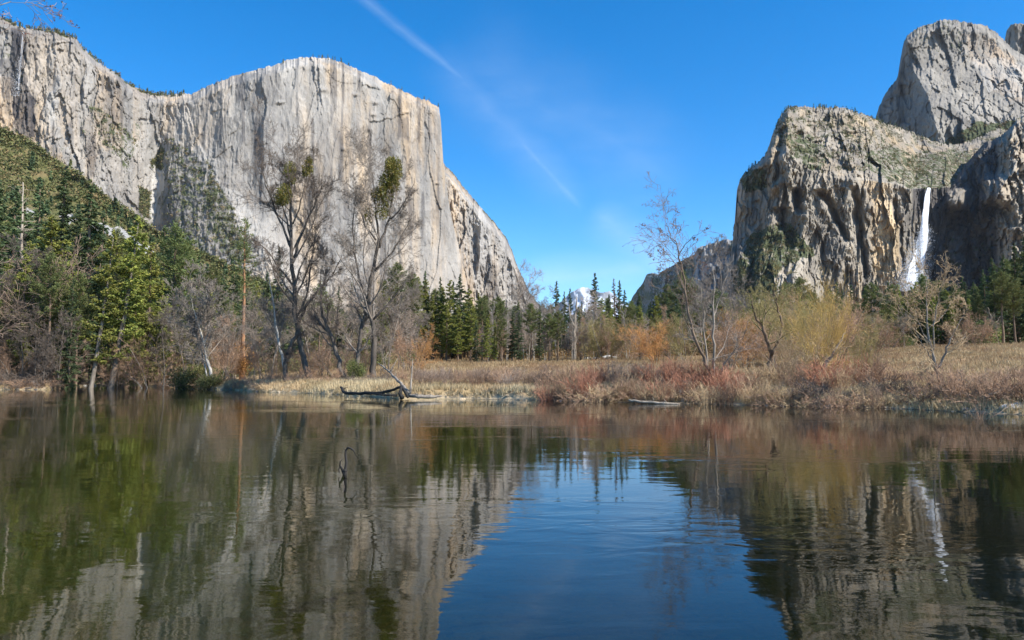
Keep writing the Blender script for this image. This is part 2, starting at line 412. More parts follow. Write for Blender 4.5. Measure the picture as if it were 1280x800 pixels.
# ------------------------------------------------------------------ cliffs
def in_poly(px, py, poly):
    """soft-less point in polygon test on arrays"""
    x, y = px, py; ins = np.zeros(x.shape, bool); j = len(poly) - 1
    for i in range(len(poly)):
        xi, yi = poly[i]; xj, yj = poly[j]
        c = ((yi > y) != (yj > y)) & (x < (xj - xi) * (y - yi) / (yj - yi + 1e-9) + xi)
        ins ^= c; j = i
    return ins
def poly_mask(px, py, poly, wob=6, seed=1):
    wx = (fbm(px * .08, py * .08, seed, 3) - .5) * 2 * wob; wy = (fbm(px * .08, py * .08, seed + 7, 3) - .5) * 2 * wob
    return in_poly(px + wx, py + wy, poly).astype(float)
RIM_ALL = {}
def massif(name, top, x0, x1, nu, nv, depth, mask, mat, base=472, rim_rough=1.2, seed=1, back=((40, -6), (160, -30), (500, -150), (900, -600)), edge=None, vpow=1.0):
    """cliff surface: columns across, rows from foot to rim, real distance from depth(px, py, v); then a top and a back"""
    tx = np.array([a for a, _ in top], float); ty = np.array([b for _, b in top], float)
    u = np.linspace(0, 1, nu); v = np.linspace(0, 1, nv) ** vpow
    cx = lerp(x0, x1, u)
    ry = np.interp(cx, tx, ty)
    ry = ry - (fbm(cx * .15, 0 * cx, seed + 3, 4, .6) - .5) * 2 * rim_rough - (vn(cx * .9, 0 * cx, seed + 5) - .5) * rim_rough
    px = np.repeat(cx[:, None], nv, 1)
    py = lerp(base, ry[:, None], v[None])
    if edge is not None:
        e = edge(py); px = x0 + (px - x0) * (e - x0) / (x1 - x0)
    vv = np.repeat(v[None], nu, 0)
    Y = depth(px, py, vv, ry[:, None])
    x, y, z = P(px, py, Y)
    mk = mask(px, py, vv, ry[:, None]) if mask else np.zeros(px.shape + (4,))
    RIM_ALL.setdefault(name, (x, y, z, px, py, mk))
    rows = [np.stack([x, y, z], -1)]
    last = rows[0][:, -1]
    for dy, dz in back:
        k = 1 + dy / last[:, 1]; r = last * np.stack([k, k, 0 * k + 1], 1) + np.array([0, 0, dz]); r[:, 2] = np.maximum(np.minimum(r[:, 2], CAMH + (last[:, 2] - CAMH) * (k * .97 + .03) - 4), -20)
        r[:, 2] += (fbm(r[:, 0] * .02, r[:, 1] * .02, seed, 3) - .5) * min(abs(dz), 30)
        rows.append(r[:, None])
    Vg = np.concatenate(rows, 1)
    nb = len(back)
    mk = np.concatenate([mk] + [mk[:, -1:]] * nb, 1)
    # side walls
    def away(q, sgn):
        k = 1 + 400. / q[..., 1:2]; q = q * np.concatenate([k, k, 0 * k + 1], -1); q[..., 0] -= sgn * 12; return q
    L = away(Vg[:1], -1); Rr = away(Vg[-1:], 1)
    Vg = np.concatenate([L, Vg, Rr], 0); mk = np.concatenate([mk[:1], mk, mk[-1:]], 0)
    o = mesh_np(name, Vg.reshape(-1, 3), [gridf(nu + 2, nv + nb)], mat, smooth=False)
    m4 = mk.reshape(-1, 4).copy(); m4[:, 3] = 1 - m4[:, 3]
    set_attr(o, 'mask', m4)
    return struct(o)
def stack4(R, Gc, B, A):
    return np.stack([np.clip(q, 0, 1) for q in np.broadcast_arrays(R, Gc, B, A)], -1)

def crag(px, py, seed, amp, sx, sy, sk):
    """broken granite: tilted angular slabs at four sizes; metres of depth (+ = deeper)"""
    wx = (fbm(px * .06, py * .05, seed + 1, 3, .5) - .5) * 9; wy = (fbm(px * .06, py * .05, seed + 2, 3, .5) - .5) * 12
    a = px + wx + sk * 2 * py; b_ = py + wy
    return (-amp * 1.5 * facets(a * sx * .55, b_ * sy * .55, seed) - amp * 1.0 * facets(a * sx * 1.5, b_ * sy * 1.4, seed + 3)
            - amp * .55 * facets(a * sx * 3.6, b_ * sy * 3.8, seed + 8) - amp * .30 * facets(a * sx * 8, b_ * sy * 9, seed + 15) - amp * .18 * (fbm(px * .5, py * .35, seed + 5, 3, .6) - .5))
# --- El Capitan's side: the great pale wall, with the recessed gully and the western wall
TOP_W = [(-120, 12), (0, 20), (8, 24), (22, 32), (45, 36), (75, 41), (97, 48), (110, 64), (130, 80), (150, 92), (160, 103), (178, 112), (190, 117), (215, 119), (245, 116),
         (262, 108), (290, 97), (318, 88), (345, 82), (360, 76), (378, 72), (398, 71), (415, 73), (432, 78), (450, 86), (475, 96), (500, 110), (525, 121), (540, 126), (548, 132), (560, 140)]
def dep_w(px, py, v, ry):
    c = np.interp(px, [-120, 0, 70, 140, 180, 200, 225, 270, 330, 420, 500, 535, 552, 600], [1750, 1800, 1830, 1950, 2080, 2120, 2110, 2090, 2110, 2230, 2380, 2430, 2480, 2640])
    # leaning back above, talus apron below
    Y = c + 110 * v
    rr = sm(0, 1, 1 - v)
    rib = fbm(px * .03 + .004 * py, py * .005, 11, 5, .5)*1.6-.3
    Y = Y - 16 * (rib - .5)
    rib2 = fbm(px * .13, py * .014, 21, 4, .5); Y = Y - 6 * (rib2 - .5)
    cv, ce = cells(px * .07, py * .022, 31); Y = Y - 5 * (cv - .5)
    cv, ce = cells(px * .21 + .05 * py, py * .07, 33); Y = Y - 3 * (cv - .5)
    Y = Y - 3.5 * (fbm(px * .3, py * .10, 41, 4, .6) - .5)
    for (ax, ay, aw, ah) in ((404, 112, 5, 3), (470, 128, 4, 2.5), (467, 143, 4, 2.5), (462, 162, 3, 4), (508, 140, 4, 2), (444, 118, 4, 2), (530, 132, 3, 2), (350, 128, 5, 2), (547, 229, 3, 2), (372, 250, 4, 2), (430, 186, 4, 3)):
        Y = Y - 9 * np.exp(-((px - ax) / aw) ** 2 - ((py - ay) / ah) ** 2)
    Y = Y + crag(px, py, 81, 3.2 + 9 * (1 - sm(170, 300, px)) + 5 * (1 - sm(0, 45, py - ry)), .04, .012, .0)
    # smoother, sheer pale face right of px 330
    # the buttress of broken ground left of the wall (foot between px 190 and 300)
    bt = sm(185, 225, px) * (1 - sm(250, 305, px - (py - 190) * .55 + 0)) * sm(150, 230, py)
    Y = Y - 60 * bt * sm(170, 320, py) + bt * 16 * (fbm(px * .2, py * .2, 51, 4, .6) - .5)
    # gully
    gx = 196 - .06 * (py - 200)
    g = np.exp(-((px - gx) / 9.) ** 2) * sm(140, 200, py); Y = Y + 26 * g
    # rounded shoulder at the rim
    Y = Y + 60 * (1 - sm(0, 13, py - ry)) ** 1.6
    c5, e5 = cells(px * .024 + .25 * vn(px * .05, py * .03, 7), py * .008 + .2 * vn(px * .04, py * .02, 8), 66); Y = Y - 11 * (c5 - .5) * sm(250, 320, px)
    # the prow
    Y = Y - 26 * np.exp(-((px - 503) / 16.) ** 2) * sm(90, 200, py)
    return Y
def mask_w(px, py, v, ry):
    tan = .30 + .6 * sm(.42, .6, fbm(px * .02, py * .006, 71, 3)) + .6 * sm(400, 500, px) - .3 * sm(290, 330, px) * (1 - sm(380, 430, px)) * (1 - sm(150, 260, py))
    tan = tan + .6 * np.exp(-((px - 62) / 34.) ** 2) * sm(110, 160, py)
    tan = tan * (1 - .8 * poly_mask(px, py, [(120, 190), (190, 170), (300, 200), (330, 340), (100, 330)], 10, 3))
    veg = .34 * sm(.5, .7, fbm(px * .04, py * .05, 73, 3)) * (1 - sm(240, 300, px))
    veg = np.maximum(veg, .52 * poly_mask(px, py, [(255, 235), (262, 210), (305, 290), (312, 330), (290, 330), (262, 270)], 5, 5))
    veg = np.maximum(veg, .85 * poly_mask(px, py, [(174, 235), (188, 238), (190, 262), (187, 275), (175, 266)], 3, 8))
    veg = np.maximum(veg, .75 * poly_mask(px, py, [(187, 200), (206, 185), (202, 215), (190, 213)], 4, 9))
    veg = np.maximum(veg, .47 * poly_mask(px, py, [(110, 125), (150, 150), (170, 175), (160, 215), (130, 180)], 8, 10))
    veg = np.maximum(veg, .46 * poly_mask(px, py, [(205, 170), (262, 205), (300, 320), (215, 320), (198, 250)], 8, 12))
    veg = np.maximum(veg, .9 * (1 - sm(0, 5, py - ry)) * (1 - sm(180, 240, px)) * sm(.35, .5, vn(px * .12, py * .3, 4)))
    dark = .30 * poly_mask(px, py, [(205, 170), (262, 205), (310, 320), (215, 330), (198, 250)], 6, 12) + .28 * (1 - sm(150, 250, px)) * sm(.3, .6, fbm(px * .03, py * .02, 79, 3)) + .75 * poly_mask(px, py, [(14, 36), (30, 38), (33, 115), (44, 125), (44, 172), (20, 170), (12, 90)], 4, 14)
    dark = np.maximum(dark, .3 * poly_mask(px, py, [(395, 120), (410, 122), (418, 330), (395, 330)], 4, 15))
    dark = np.maximum(dark, .65 * sm(.66, .72, vn(px * .21, py * .011, 77)) * sm(.45, .6, vn(px * .05, py * .02, 78)))
    wh = .75 * poly_mask(px, py, [(188, 212), (192, 206), (202, 214), (206, 208), (205, 236), (197, 250), (192, 276), (187, 276), (189, 240)], 1.5, 16)
    wh = np.maximum(wh, .30 * poly_mask(px, py, [(248, 178), (258, 188), (266, 212), (290, 262), (310, 290), (306, 296), (280, 258), (258, 210)], 1.5, 17))
    wh = np.maximum(wh, .35 * sm(.4, .65, fbm(px * .025, py * .012, 83, 4)) * sm(230, 330, py) * sm(290, 330, px))
    wh = np.maximum(wh, .30 * sm(.5, .65, fbm(px * .03, py * .02, 84, 4)) * sm(270, 330, px) * (1 - sm(120, 180, py)))
    wh = np.maximum(wh, .32 * poly_mask(px, py, [(268, 225), (330, 330), (390, 330), (330, 290), (300, 240)], 5, 18))
    veg = veg * (1 - (wh > .7))
    return stack4(veg, tan, dark, wh)
massif('granite_cliff', TOP_W, -120, 553, 900, 400, dep_w, mask_w, M['elcap'], 470, 1.8, 101,
       edge=lambda py: np.interp(py, [100, 133, 150, 200, 260, 330, 380, 475], [547, 548.5, 551, 554, 562, 578, 590, 600]))

TOP_E = [(520, 180), (552, 200), (556, 206), (563, 212), (575, 228), (590, 246), (605, 263), (620, 280), (632, 295), (640, 312), (648, 335), (656, 352), (662, 366), (672, 378), (700, 400)]
def dep_e(px, py, v, ry):
    c = np.interp(px, [520, 560, 600, 640, 662, 700], [2640, 2700, 2850, 3050, 3250, 3700])
    Y = c - 80 * (fbm(px * .06 + .002 * py, py * .010, 12, 4, .5, True) - .5) + 60 * v
    cv, ce = cells(px * .09, py * .03, 32); Y = Y - 40 * (cv - .5)
    cv, ce = cells(px * .3, py * .12, 34); Y = Y - 14 * (cv - .5)
    Y = Y - 20 * (fbm(px * .5, py * .22, 42, 3) - .5) + 140 * (1 - sm(0, 18, py - ry)) ** 1.5
    return Y
def mask_e(px, py, v, ry):
    tan = .9 * np.exp(-((px - 583 - (py - 300) * .1) / 14.) ** 2) + .45 * sm(.45, .6, vn(px * .1, py * .01, 5))
    dark = .6 * sm(.5, .62, fbm(px * .05, py * .02, 6, 3)) * sm(595, 615, px) + .4 * (1 - sm(0, 8, py - ry))
    veg = .8 * (1 - sm(0, 4, py - ry)) * sm(.3, .5, vn(px * .15, py * .2, 4))
    return stack4(veg, tan, dark, .5 * poly_mask(px, py, [(590, 300), (600, 250), (612, 300), (605, 340)], 3, 3))
massif('granite_cliff', TOP_E, 530, 690, 300, 240, dep_e, mask_e, M['elcap'], 470, 1.8, 111)

# --- the higher dome on the right
TOP_H = [(1070, 190), (1094, 150), (1098, 135), (1108, 115), (1116, 104), (1122, 97), (1126, 72), (1130, 52), (1136, 42), (1150, 33), (1165, 28), (1180, 25), (1198, 26), (1215, 29), (1232, 32), (1245, 40), (1255, 50), (1265, 60), (1275, 66), (1300, 74), (1420, 84)]
def dep_h(px, py, v, ry):
    cre = np.interp(py, [20, 50, 90, 120, 165, 200], [1128, 1134, 1143, 1160, 1172, 1176])
    Y = 2250 + .9 * (px - 1180) + 420 * sm(0, 130, 175 - py) * .75
    Y = Y + 6.5 * np.maximum(0, cre - px) - 30 * (fbm(px * .03 + .006 * py, py * .012, 13, 4, .5, True) - .5)
    Y = Y + crag(px, py, 35, 17, .05, .022, -.02)
    Y = Y + 70 * (1 - sm(0, 12, py - ry)) ** 1.5
    # diagonal cracks on the lower right
    d = (px - 1200) * .75 - (py - 110); Y = Y + 5 * (np.abs(((d + 6 * vn(px * .1, py * .1, 3)) % 26) - 13) < 1.1) * sm(1190, 1205, px) * sm(85, 100, py)
    return Y
def mask_h(px, py, v, ry):
    tan = .9 * poly_mask(px, py, [(1200, 40), (1245, 50), (1290, 90), (1290, 130), (1250, 120), (1210, 80)], 8, 4)
    veg = .42 * sm(.45, .6, vn(px * .2, py * .25, 4)) * (1 - sm(60, 80, py)) * (1 - sm(1200, 1225, px))
    veg = np.maximum(veg, .9 * poly_mask(px, py, [(1180, 178), (1215, 155), (1300, 148), (1300, 240), (1160, 240)], 6, 5))
    return stack4(veg, tan, .35 * (1 - sm(1130, 1170, px)), .35 * poly_mask(px, py, [(1215, 70), (1290, 80), (1290, 125), (1230, 110)], 8, 6))  # dark channel paints shade on the dome's left face
massif('granite_dome', TOP_H, 1070, 1420, 420, 300, dep_h, mask_h, M['dome'], 300, 2.0, 121)
TOP_S = [(1252, 62), (1256, 50), (1258, 38), (1263, 31), (1275, 29), (1300, 34), (1340, 60)]
def dep_s(px, py, v, ry):
    return 2900 + 2.0 * np.abs(px - 1272) - 40 * (cells(px * .1, py * .06, 3)[0] - .5) - 20 * (fbm(px * .4, py * .3, 5, 3) - .5) + 9 * np.maximum(0, 1268 - px)
massif('rock_spire', TOP_S, 1250, 1340, 100, 60, dep_s, lambda px, py, v, ry: stack4(.3 + 0 * px, 0, .25, 0), M['dome'], 140, 1.0, 131)

# --- the lower buttress with the hanging valley, and the waterfall alcove
TOP_L = [(880, 345), (905, 335), (914, 318), (916, 300), (919, 270), (921, 240), (925, 222), (932, 214), (945, 205), (955, 196), (962, 180), (966, 166), (972, 155), (977, 142), (984, 135), (1000, 133), (1030, 134),
         (1050, 135), (1062, 136), (1075, 141), (1092, 149), (1110, 156), (1130, 162), (1150, 170), (1165, 176), (1185, 180), (1205, 176), (1225, 168), (1260, 150), (1330, 140), (1440, 130)]
LIP = ([900, 925, 950, 965, 985, 1000, 1040, 1070, 1090, 1120, 1135, 1160, 1185, 1300], [330, 216, 206, 200, 190, 208, 222, 225, 226, 230, 236, 235, 234, 225])
def dep_l(px, py, v, ry):
    lip = np.interp(px, *LIP)
    c = np.interp(px, [880, 900, 930, 960, 1000, 1040, 1080, 1120, 1138, 1144, 1160, 1182, 1190, 1215, 1300], [1560, 1540, 1490, 1440, 1420, 1430, 1450, 1480, 1500, 1570, 1580, 1600, 1700, 1730, 1730])
    above = np.maximum(0, lip - py)
    Y = c + above * (3.0 + 5.0 * sm(1070, 1150, px)) + 55 * sm(0, 200, 430 - py)
    cliff = 1 - sm(0, 8, above + 9 * (fbm(px * .1, py * .1, 95, 3) - .5))
    rr = fbm(px * .035 + .012 * py * (1 - sm(1060, 1090, px)), py * .010, 14, 4, .55, True)
    Y = Y - (46 * cliff) * (rr - .55) - 60 * (1 - cliff) * (fbm(px * .05, py * .07, 93, 5, .55) - .5) * (1 - .75 * sm(1135, 1140, px) * (1 - sm(1188, 1192, px)))
    rb = fbm(px * .12 + .01 * py, py * .02, 24, 4, .55, True); Y = Y - 8 * (rb - .5) * cliff
    Y = Y + crag(px, py, 36, 16 * cliff + 14 * (1 - cliff), .05, .017, .012)
    # the dark slots seen on the wall
    for (xa, ya, xb, yb, w, dd) in ((996, 238, 1000, 262, 6, 60), (975, 262, 978, 285, 5, 45), (1028, 240, 1058, 300, 4.5, 42), (1068, 235, 1080, 345, 3.5, 45), (975, 160, 972, 225, 4, 45), (1120, 250, 1128, 330, 3, 25)):
        tt = np.clip((py - ya) / (yb - ya), 0, 1); xc = lerp(xa, xb, tt)
        Y = Y + dd * np.exp(-((px + 7 * (vn(px * .05, py * .07, 91) - .5) - xc) / w) ** 2) * sm(ya - 5, ya + 3, py) * (1 - sm(yb - 3, yb + 8, py))
    # left edge bends away
    le = np.interp(py, [135, 142, 166, 196, 205, 222, 240, 300, 345, 420], [984, 977, 966, 955, 945, 925, 921, 916, 905, 890])
    Y = Y + 50 * (1 - sm(0, 10, px - le)) ** 1.5
    # wooded talus at the foot
    ap = sm(265, 330, py) * (1 - sm(990, 1030, px)) * sm(905, 930, px)
    Y = Y - 170 * ap * sm(270, 400, py)
    Y = Y + 90 * (1 - sm(0, 5, py - ry)) ** 1.5
    return Y
def mask_l(px, py, v, ry):
    lip = np.interp(px, *LIP); above = np.maximum(0, lip - py)
    tan = .95 * sm(1040, 1085, px) * (1 - sm(1128, 1140, px)) * (py > lip) + .5 * sm(.5, .65, vn(px * .06, py * .03, 8))
    tan = tan + .5 * sm(0, 10, above) * sm(.45, .6, vn(px * .05, py * .08, 18))
    veg = .43 * sm(2, 14, above) * sm(.15, .5, fbm(px * .09, py * .16, 9, 3))
    veg = np.maximum(veg, .55 * poly_mask(px, py, [(1075, 205), (1085, 188), (1120, 185), (1150, 195), (1180, 190), (1215, 185), (1215, 225), (1165, 236), (1135, 234), (1110, 225)], 5, 5))
    veg = np.maximum(veg, .56 * poly_mask(px, py, [(980, 170), (1010, 165), (1030, 190), (1030, 215), (1000, 205), (980, 190)], 7, 5))
    veg = np.maximum(veg, .64 * poly_mask(px, py, [(920, 330), (945, 285), (980, 278), (1010, 300), (1015, 322), (985, 330), (970, 345), (975, 375), (915, 375)], 8, 6))
    veg = np.maximum(veg, .65 * poly_mask(px, py, [(925, 215), (960, 210), (960, 235), (928, 240)], 5, 7))
    dark = np.maximum(.95 * sm(1139, 1143, px) * (1 - sm(1190, 1194, px)) * (py > lip), .5 * sm(1118, 1132, px) * (1 - sm(1140, 1143, px)) * sm(250, 275, py))  # alcove darkened: wet rock, and its shade painted into the colour
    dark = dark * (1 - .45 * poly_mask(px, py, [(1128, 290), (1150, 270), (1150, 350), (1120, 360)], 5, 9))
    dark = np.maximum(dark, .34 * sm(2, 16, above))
    dark = np.maximum(dark, .35 * sm(.55, .7, vn(px * .12, py * .02, 10)))
    wh = 0 * px
    return stack4(veg, tan, dark, wh)
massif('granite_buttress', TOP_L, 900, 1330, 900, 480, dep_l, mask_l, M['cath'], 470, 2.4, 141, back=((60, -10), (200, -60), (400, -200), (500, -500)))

# --- the nearer buttress right of the falls, throwing its shadow into the alcove
TOP_R = [(1168, 320), (1176, 240), (1184, 232), (1200, 214), (1212, 200), (1220, 190), (1228, 182), (1236, 176), (1250, 170), (1258, 164), (1268, 152), (1275, 145), (1282, 143), (1320, 165), (1380, 215), (1450, 260), (1560, 320), (1700, 360)]
def dep_r(px, py, v, ry):
    # a steep alcove wall facing left and down to a prow at px 1255+
    Y = np.interp(px, [1168, 1178, 1190, 1215, 1240, 1250, 1262, 1280, 1400, 1700], [1600, 1635, 1655, 1660, 1630, 1550, 1495, 1475, 1440, 1450])
    Y = Y + 2.4 * np.maximum(0, 250 - py) - 1.2 * np.maximum(0, py - 300)
    Y = Y - 30 * (fbm(px * .04, py * .014, 15, 4, .55, True) - .5)
    Y = Y + crag(px, py, 47, 34, .055, .025, .01)
    for (bx, by, w, h) in ((1246, 240, 14, 17), (1198, 252, 12, 12)):
        Y = Y - 85 * np.exp(-((px - bx + 5 * vn(px * .1, py * .1, 5)) / w) ** 4 - ((py - by + 5 * vn(px * .1, py * .1, 6)) / h) ** 4)
    Y = Y + 130 * (1 - sm(0, 10, py - ry)) ** 1.5
    return Y
def mask_r(px, py, v, ry):
    veg = .5 * sm(.5, .7, fbm(px * .1, py * .1, 8, 3)) * sm(270, 300, py)
    veg = np.maximum(veg, .5 * (1 - sm(0, 30, py - ry)) * sm(.4, .6, vn(px * .15, py * .2, 3)))
    return stack4(veg, .4 * sm(1240, 1260, px), .85 * (1 - sm(1243, 1252, px)) * (1 - .7 * poly_mask(px, py, [(1184, 238), (1215, 238), (1215, 262), (1186, 266)], 5, 3)) * (1 - .7 * poly_mask(px, py, [(1230, 225), (1260, 225), (1260, 256), (1234, 256)], 5, 3)), 0)  # alcove wall: wet rock plus painted shade, thinned over two lit blocks
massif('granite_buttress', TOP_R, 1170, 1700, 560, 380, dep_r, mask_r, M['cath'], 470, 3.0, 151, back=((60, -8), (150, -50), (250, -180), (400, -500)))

# --- distant ridges and the snowy summit
def snow_mat():
    m, nt, b = newmat('snow_and_rock'); n = N(nt)
    v = n.noise(n.coord((.004, .004, .004)), 1, 6, .65)
    n.link(n.mix(n.ramp(v, [(.38, 0.), (.58, 1.)]), (.56, .60, .66), (.16, .17, .19)), b.inputs['Base Color']); return m
TOP_M = [(560, 440), (640, 405), (680, 392), (700, 378), (712, 367), (720, 362), (728, 359), (738, 361), (750, 366), (762, 364), (775, 374), (800, 398), (840, 425)]
massif('snowy_mountain', TOP_M, 600, 830, 160, 60, lambda px, py, v, ry: 8600 - 200 * v * 0 + 900 * v - 260 * (fbm(px * .08, py * .08, 5, 4, .5) - .5), None, snow_mat(), 468, 1.0, 161, back=((600, -200), (2500, -1500)))
TOP_D = [(770, 420), (790, 372), (797, 362), (803, 355), (808, 343), (815, 341), (822, 343), (835, 335), (848, 327), (860, 322), (868, 318), (872, 309), (880, 307), (895, 303), (905, 299), (918, 300), (960, 290), (1000, 300)]
def mask_d(px, py, v, ry):
    return stack4(.42 + .3 * vn(px * .1, py * .1, 3) - .6 * sm(868, 872, px) * (1 - sm(905, 915, px)), .3, .25 * (px < 816), .95 * poly_mask(px, py, [(808, 345), (822, 342), (832, 346), (820, 349)], .5, 4) + .9 * poly_mask(px, py, [(850, 340), (860, 336), (862, 346), (852, 348)], .8, 4))
def dep_d(px, py, v, ry):
    Y = np.interp(px, [770, 806, 812, 866, 872, 900, 1000], [5600, 5200, 5000, 4300, 4100, 4000, 3600]) + 500 * v
    return Y - 160 * (fbm(px * .07, py * .05, 16, 4, .55, True) - .5) - 60 * (cells(px * .12, py * .07, 5)[0] - .5) - 40 * (fbm(px * .5, py * .4, 17, 3) - .5)
massif('distant_ridge', TOP_D, 772, 1000, 300, 120, dep_d, mask_d, M['far'], 468, 1.3, 171)

# --- wooded hillside at the left, with pale scree
def hill():
    m, nt, b = newmat('brushy_hillside'); n = N(nt)
    R, G_, B, A = n.attr('mask')
    v1 = n.noise(n.coord((.035, .035, .035)), 1, 5, .6); v2 = n.noise(n.coord((.25, .25, .25)), 1, 4, .65)
    c = n.mix(v2, (.06, .065, .024), (.16, .15, .055))
    c = n.mix(n.ramp(v1, [(.48, 0.), (.64, .8)]), c, (.20, .135, .065))
    sc = n.mix(v2, (.18, .175, .165), (.38, .37, .35))
    c = n.mix(n.math('SUBTRACT', 1.0, A), c, sc)
    n.link(c, b.inputs['Base Color']); n.link(n.bump(v2, .9, 2.0), b.inputs['Normal'])
    return m
TOP_B = [(-300, 60), (-120, 110), (0, 161), (30, 172), (60, 192), (100, 218), (130, 243), (160, 264), (190, 285), (225, 303), (260, 320), (300, 338), (350, 362), (420, 395), (520, 430)]
def dep_b(px, py, v, ry):
    Y = 190 + 640 * sm(0, 1, v) ** .9
    return Y + 26 * (fbm(px * .04, py * .05, 18, 4) - .5) * (v > .02)
SCREE = [(196, 318), (183, 322), (165, 313), (150, 302), (118, 292), (112, 285), (120, 276), (135, 283), (152, 287), (178, 303)], [(76, 254), (90, 262), (96, 276), (86, 280), (74, 268)], [(30, 256), (45, 262), (50, 275), (36, 272)]
def mask_b(px, py, v, ry):
    w = np.zeros(px.shape)
    for s in SCREE[:]: w = np.maximum(w, poly_mask(px, py, s, 4, 3))
    return stack4(0, 0, 0, w)
massif('wooded_hill', TOP_B, -300, 520, 500, 260, dep_b, mask_b, hill(), 471, 1.5, 181)
# ------------------------------------------------------------------ vegetation materials
M['bark_dark'] = bark_mat('dark_bark', (.05, .042, .035), (.15, .125, .10))
M['bark_brown'] = bark_mat('brown_bark', (.11, .075, .05), (.24, .17, .115))
M['bark_orange'] = bark_mat('orange_bark', (.20, .10, .05), (.42, .23, .12), (3, 3, .8))
M['bark_pale'] = bark_mat('pale_bark', (.13, .115, .095), (.38, .35, .30), (2.5, 2.5, 1.5), .25, .5)
M['bark_grey'] = bark_mat('grey_bark', (.14, .115, .09), (.32, .275, .22))
M['snag'] = bark_mat('bleached_wood', (.22, .175, .13), (.42, .36, .28), (5, 5, .6))
M['wetwood'] = bark_mat('wet_dark_wood', (.012, .011, .01), (.05, .045, .038), (6, 6, 2))
def twig(name, a, c): M[name] = bark_mat(name, a, c, (.9, .9, .9), .3, .7)
twig('twig_dark', (.10, .078, .06), (.22, .175, .14))
twig('twig_grey', (0.172, 0.144, 0.115), (0.345, 0.293, 0.241))
twig('twig_brown', (0.260, 0.162, 0.10), (0.465, 0.305, 0.20))
twig('twig_purple', (0.162, 0.115, 0.084), (0.338, 0.243, 0.176))
twig('twig_tan', (0.345, 0.241, 0.138), (0.598, 0.437, 0.253))
twig('twig_red', (.28, .12, .07), (.48, .24, .15))
twig('twig_orange', (.34, .16, .06), (.52, .28, .10))
twig('twig_yellow', (.40, .25, .07), (.60, .41, .14))
twig('twig_olive', (.19, .16, .06), (.36, .30, .13))
twig('twig_lilac', (0.252, 0.198, 0.156), (0.432, 0.348, 0.276))
M['fir'] = foliage_mat('fir_needles', (0.042, 0.068, 0.034), (0.130, 0.176, 0.072), (0.195, 0.195, 0.078))
M['cedar'] = foliage_mat('cedar_foliage', (0.094, 0.119, 0.030), (0.338, 0.350, 0.075), (0.425, 0.362, 0.088))
M['pine'] = foliage_mat('pine_needles', (0.068, 0.092, 0.035), (0.216, 0.243, 0.081), (0.324, 0.257, 0.108))
M['mistle'] = foliage_mat('mistletoe_leaves', (0.082, 0.087, 0.022), (0.224, 0.214, 0.051), (0.306, 0.204, 0.061))
M['greenbush'] = foliage_mat('green_shrub_leaves', (0.077, 0.110, 0.033), (0.209, 0.242, 0.077), (0.264, 0.242, 0.088))
M['brush'] = foliage_mat('chaparral_leaves', (0.057, 0.069, 0.028), (0.196, 0.196, 0.069), (0.287, 0.207, 0.098))
M['rustleaf'] = foliage_mat('rusty_needles', (.30, .13, .04), (.52, .26, .09), (.55, .33, .12))
M['drygrass'] = foliage_mat('dry_grass_blades', (.27, .19, .10), (.50, .385, .215), (.38, .22, .12), .3)
M['straw'] = foliage_mat('straw_grass_blades', (.38, .285, .16), (.62, .50, .31), (.48, .32, .18), .3)
M['brownleaf'] = foliage_mat('brown_dead_foliage', (.12, .075, .035), (.28, .18, .08), (.30, .22, .10))

# ------------------------------------------------------------------ leaves: many small quads in one mesh
def leaves(name, C_, D, Ln, Wd, tint, mat, parent=None, rng=None, link=True):
    """C centres, D long axes, Ln, Wd lengths and widths; each leaf is a folded diamond"""
    n = len(C_); D = D / (np.linalg.norm(D, axis=1)[:, None] + 1e-9)
    R_ = rng.normal(size=(n, 3)); S = np.cross(D, R_); S /= np.linalg.norm(S, axis=1)[:, None] + 1e-9
    Nn = np.cross(D, S)
    a = C_ - D * (Ln / 2)[:, None]; c = C_ + D * (Ln / 2)[:, None]
    b = C_ + S * (Wd / 2)[:, None] + Nn * (Wd * .18)[:, None]; d = C_ - S * (Wd / 2)[:, None] + Nn * (Wd * .18)[:, None]
    V = np.stack([a, b, c, d], 1).reshape(-1, 3)
    i = np.arange(n) * 4
    o = mesh_np(name, V, [np.stack([i, i + 1, i + 2, i + 3], 1)], mat, parent, False, link)
    set_attr(o, 'tint', np.repeat(np.clip(tint, 0, 1), 4, 0))
    return o

def nrm(v): return v / (np.linalg.norm(v) + 1e-9)
def empty(name, loc=(0, 0, 0)):
    o = bpy.data.objects.new(name, None); COL.objects.link(o); o.location = loc; o.empty_display_size = .5
    return o

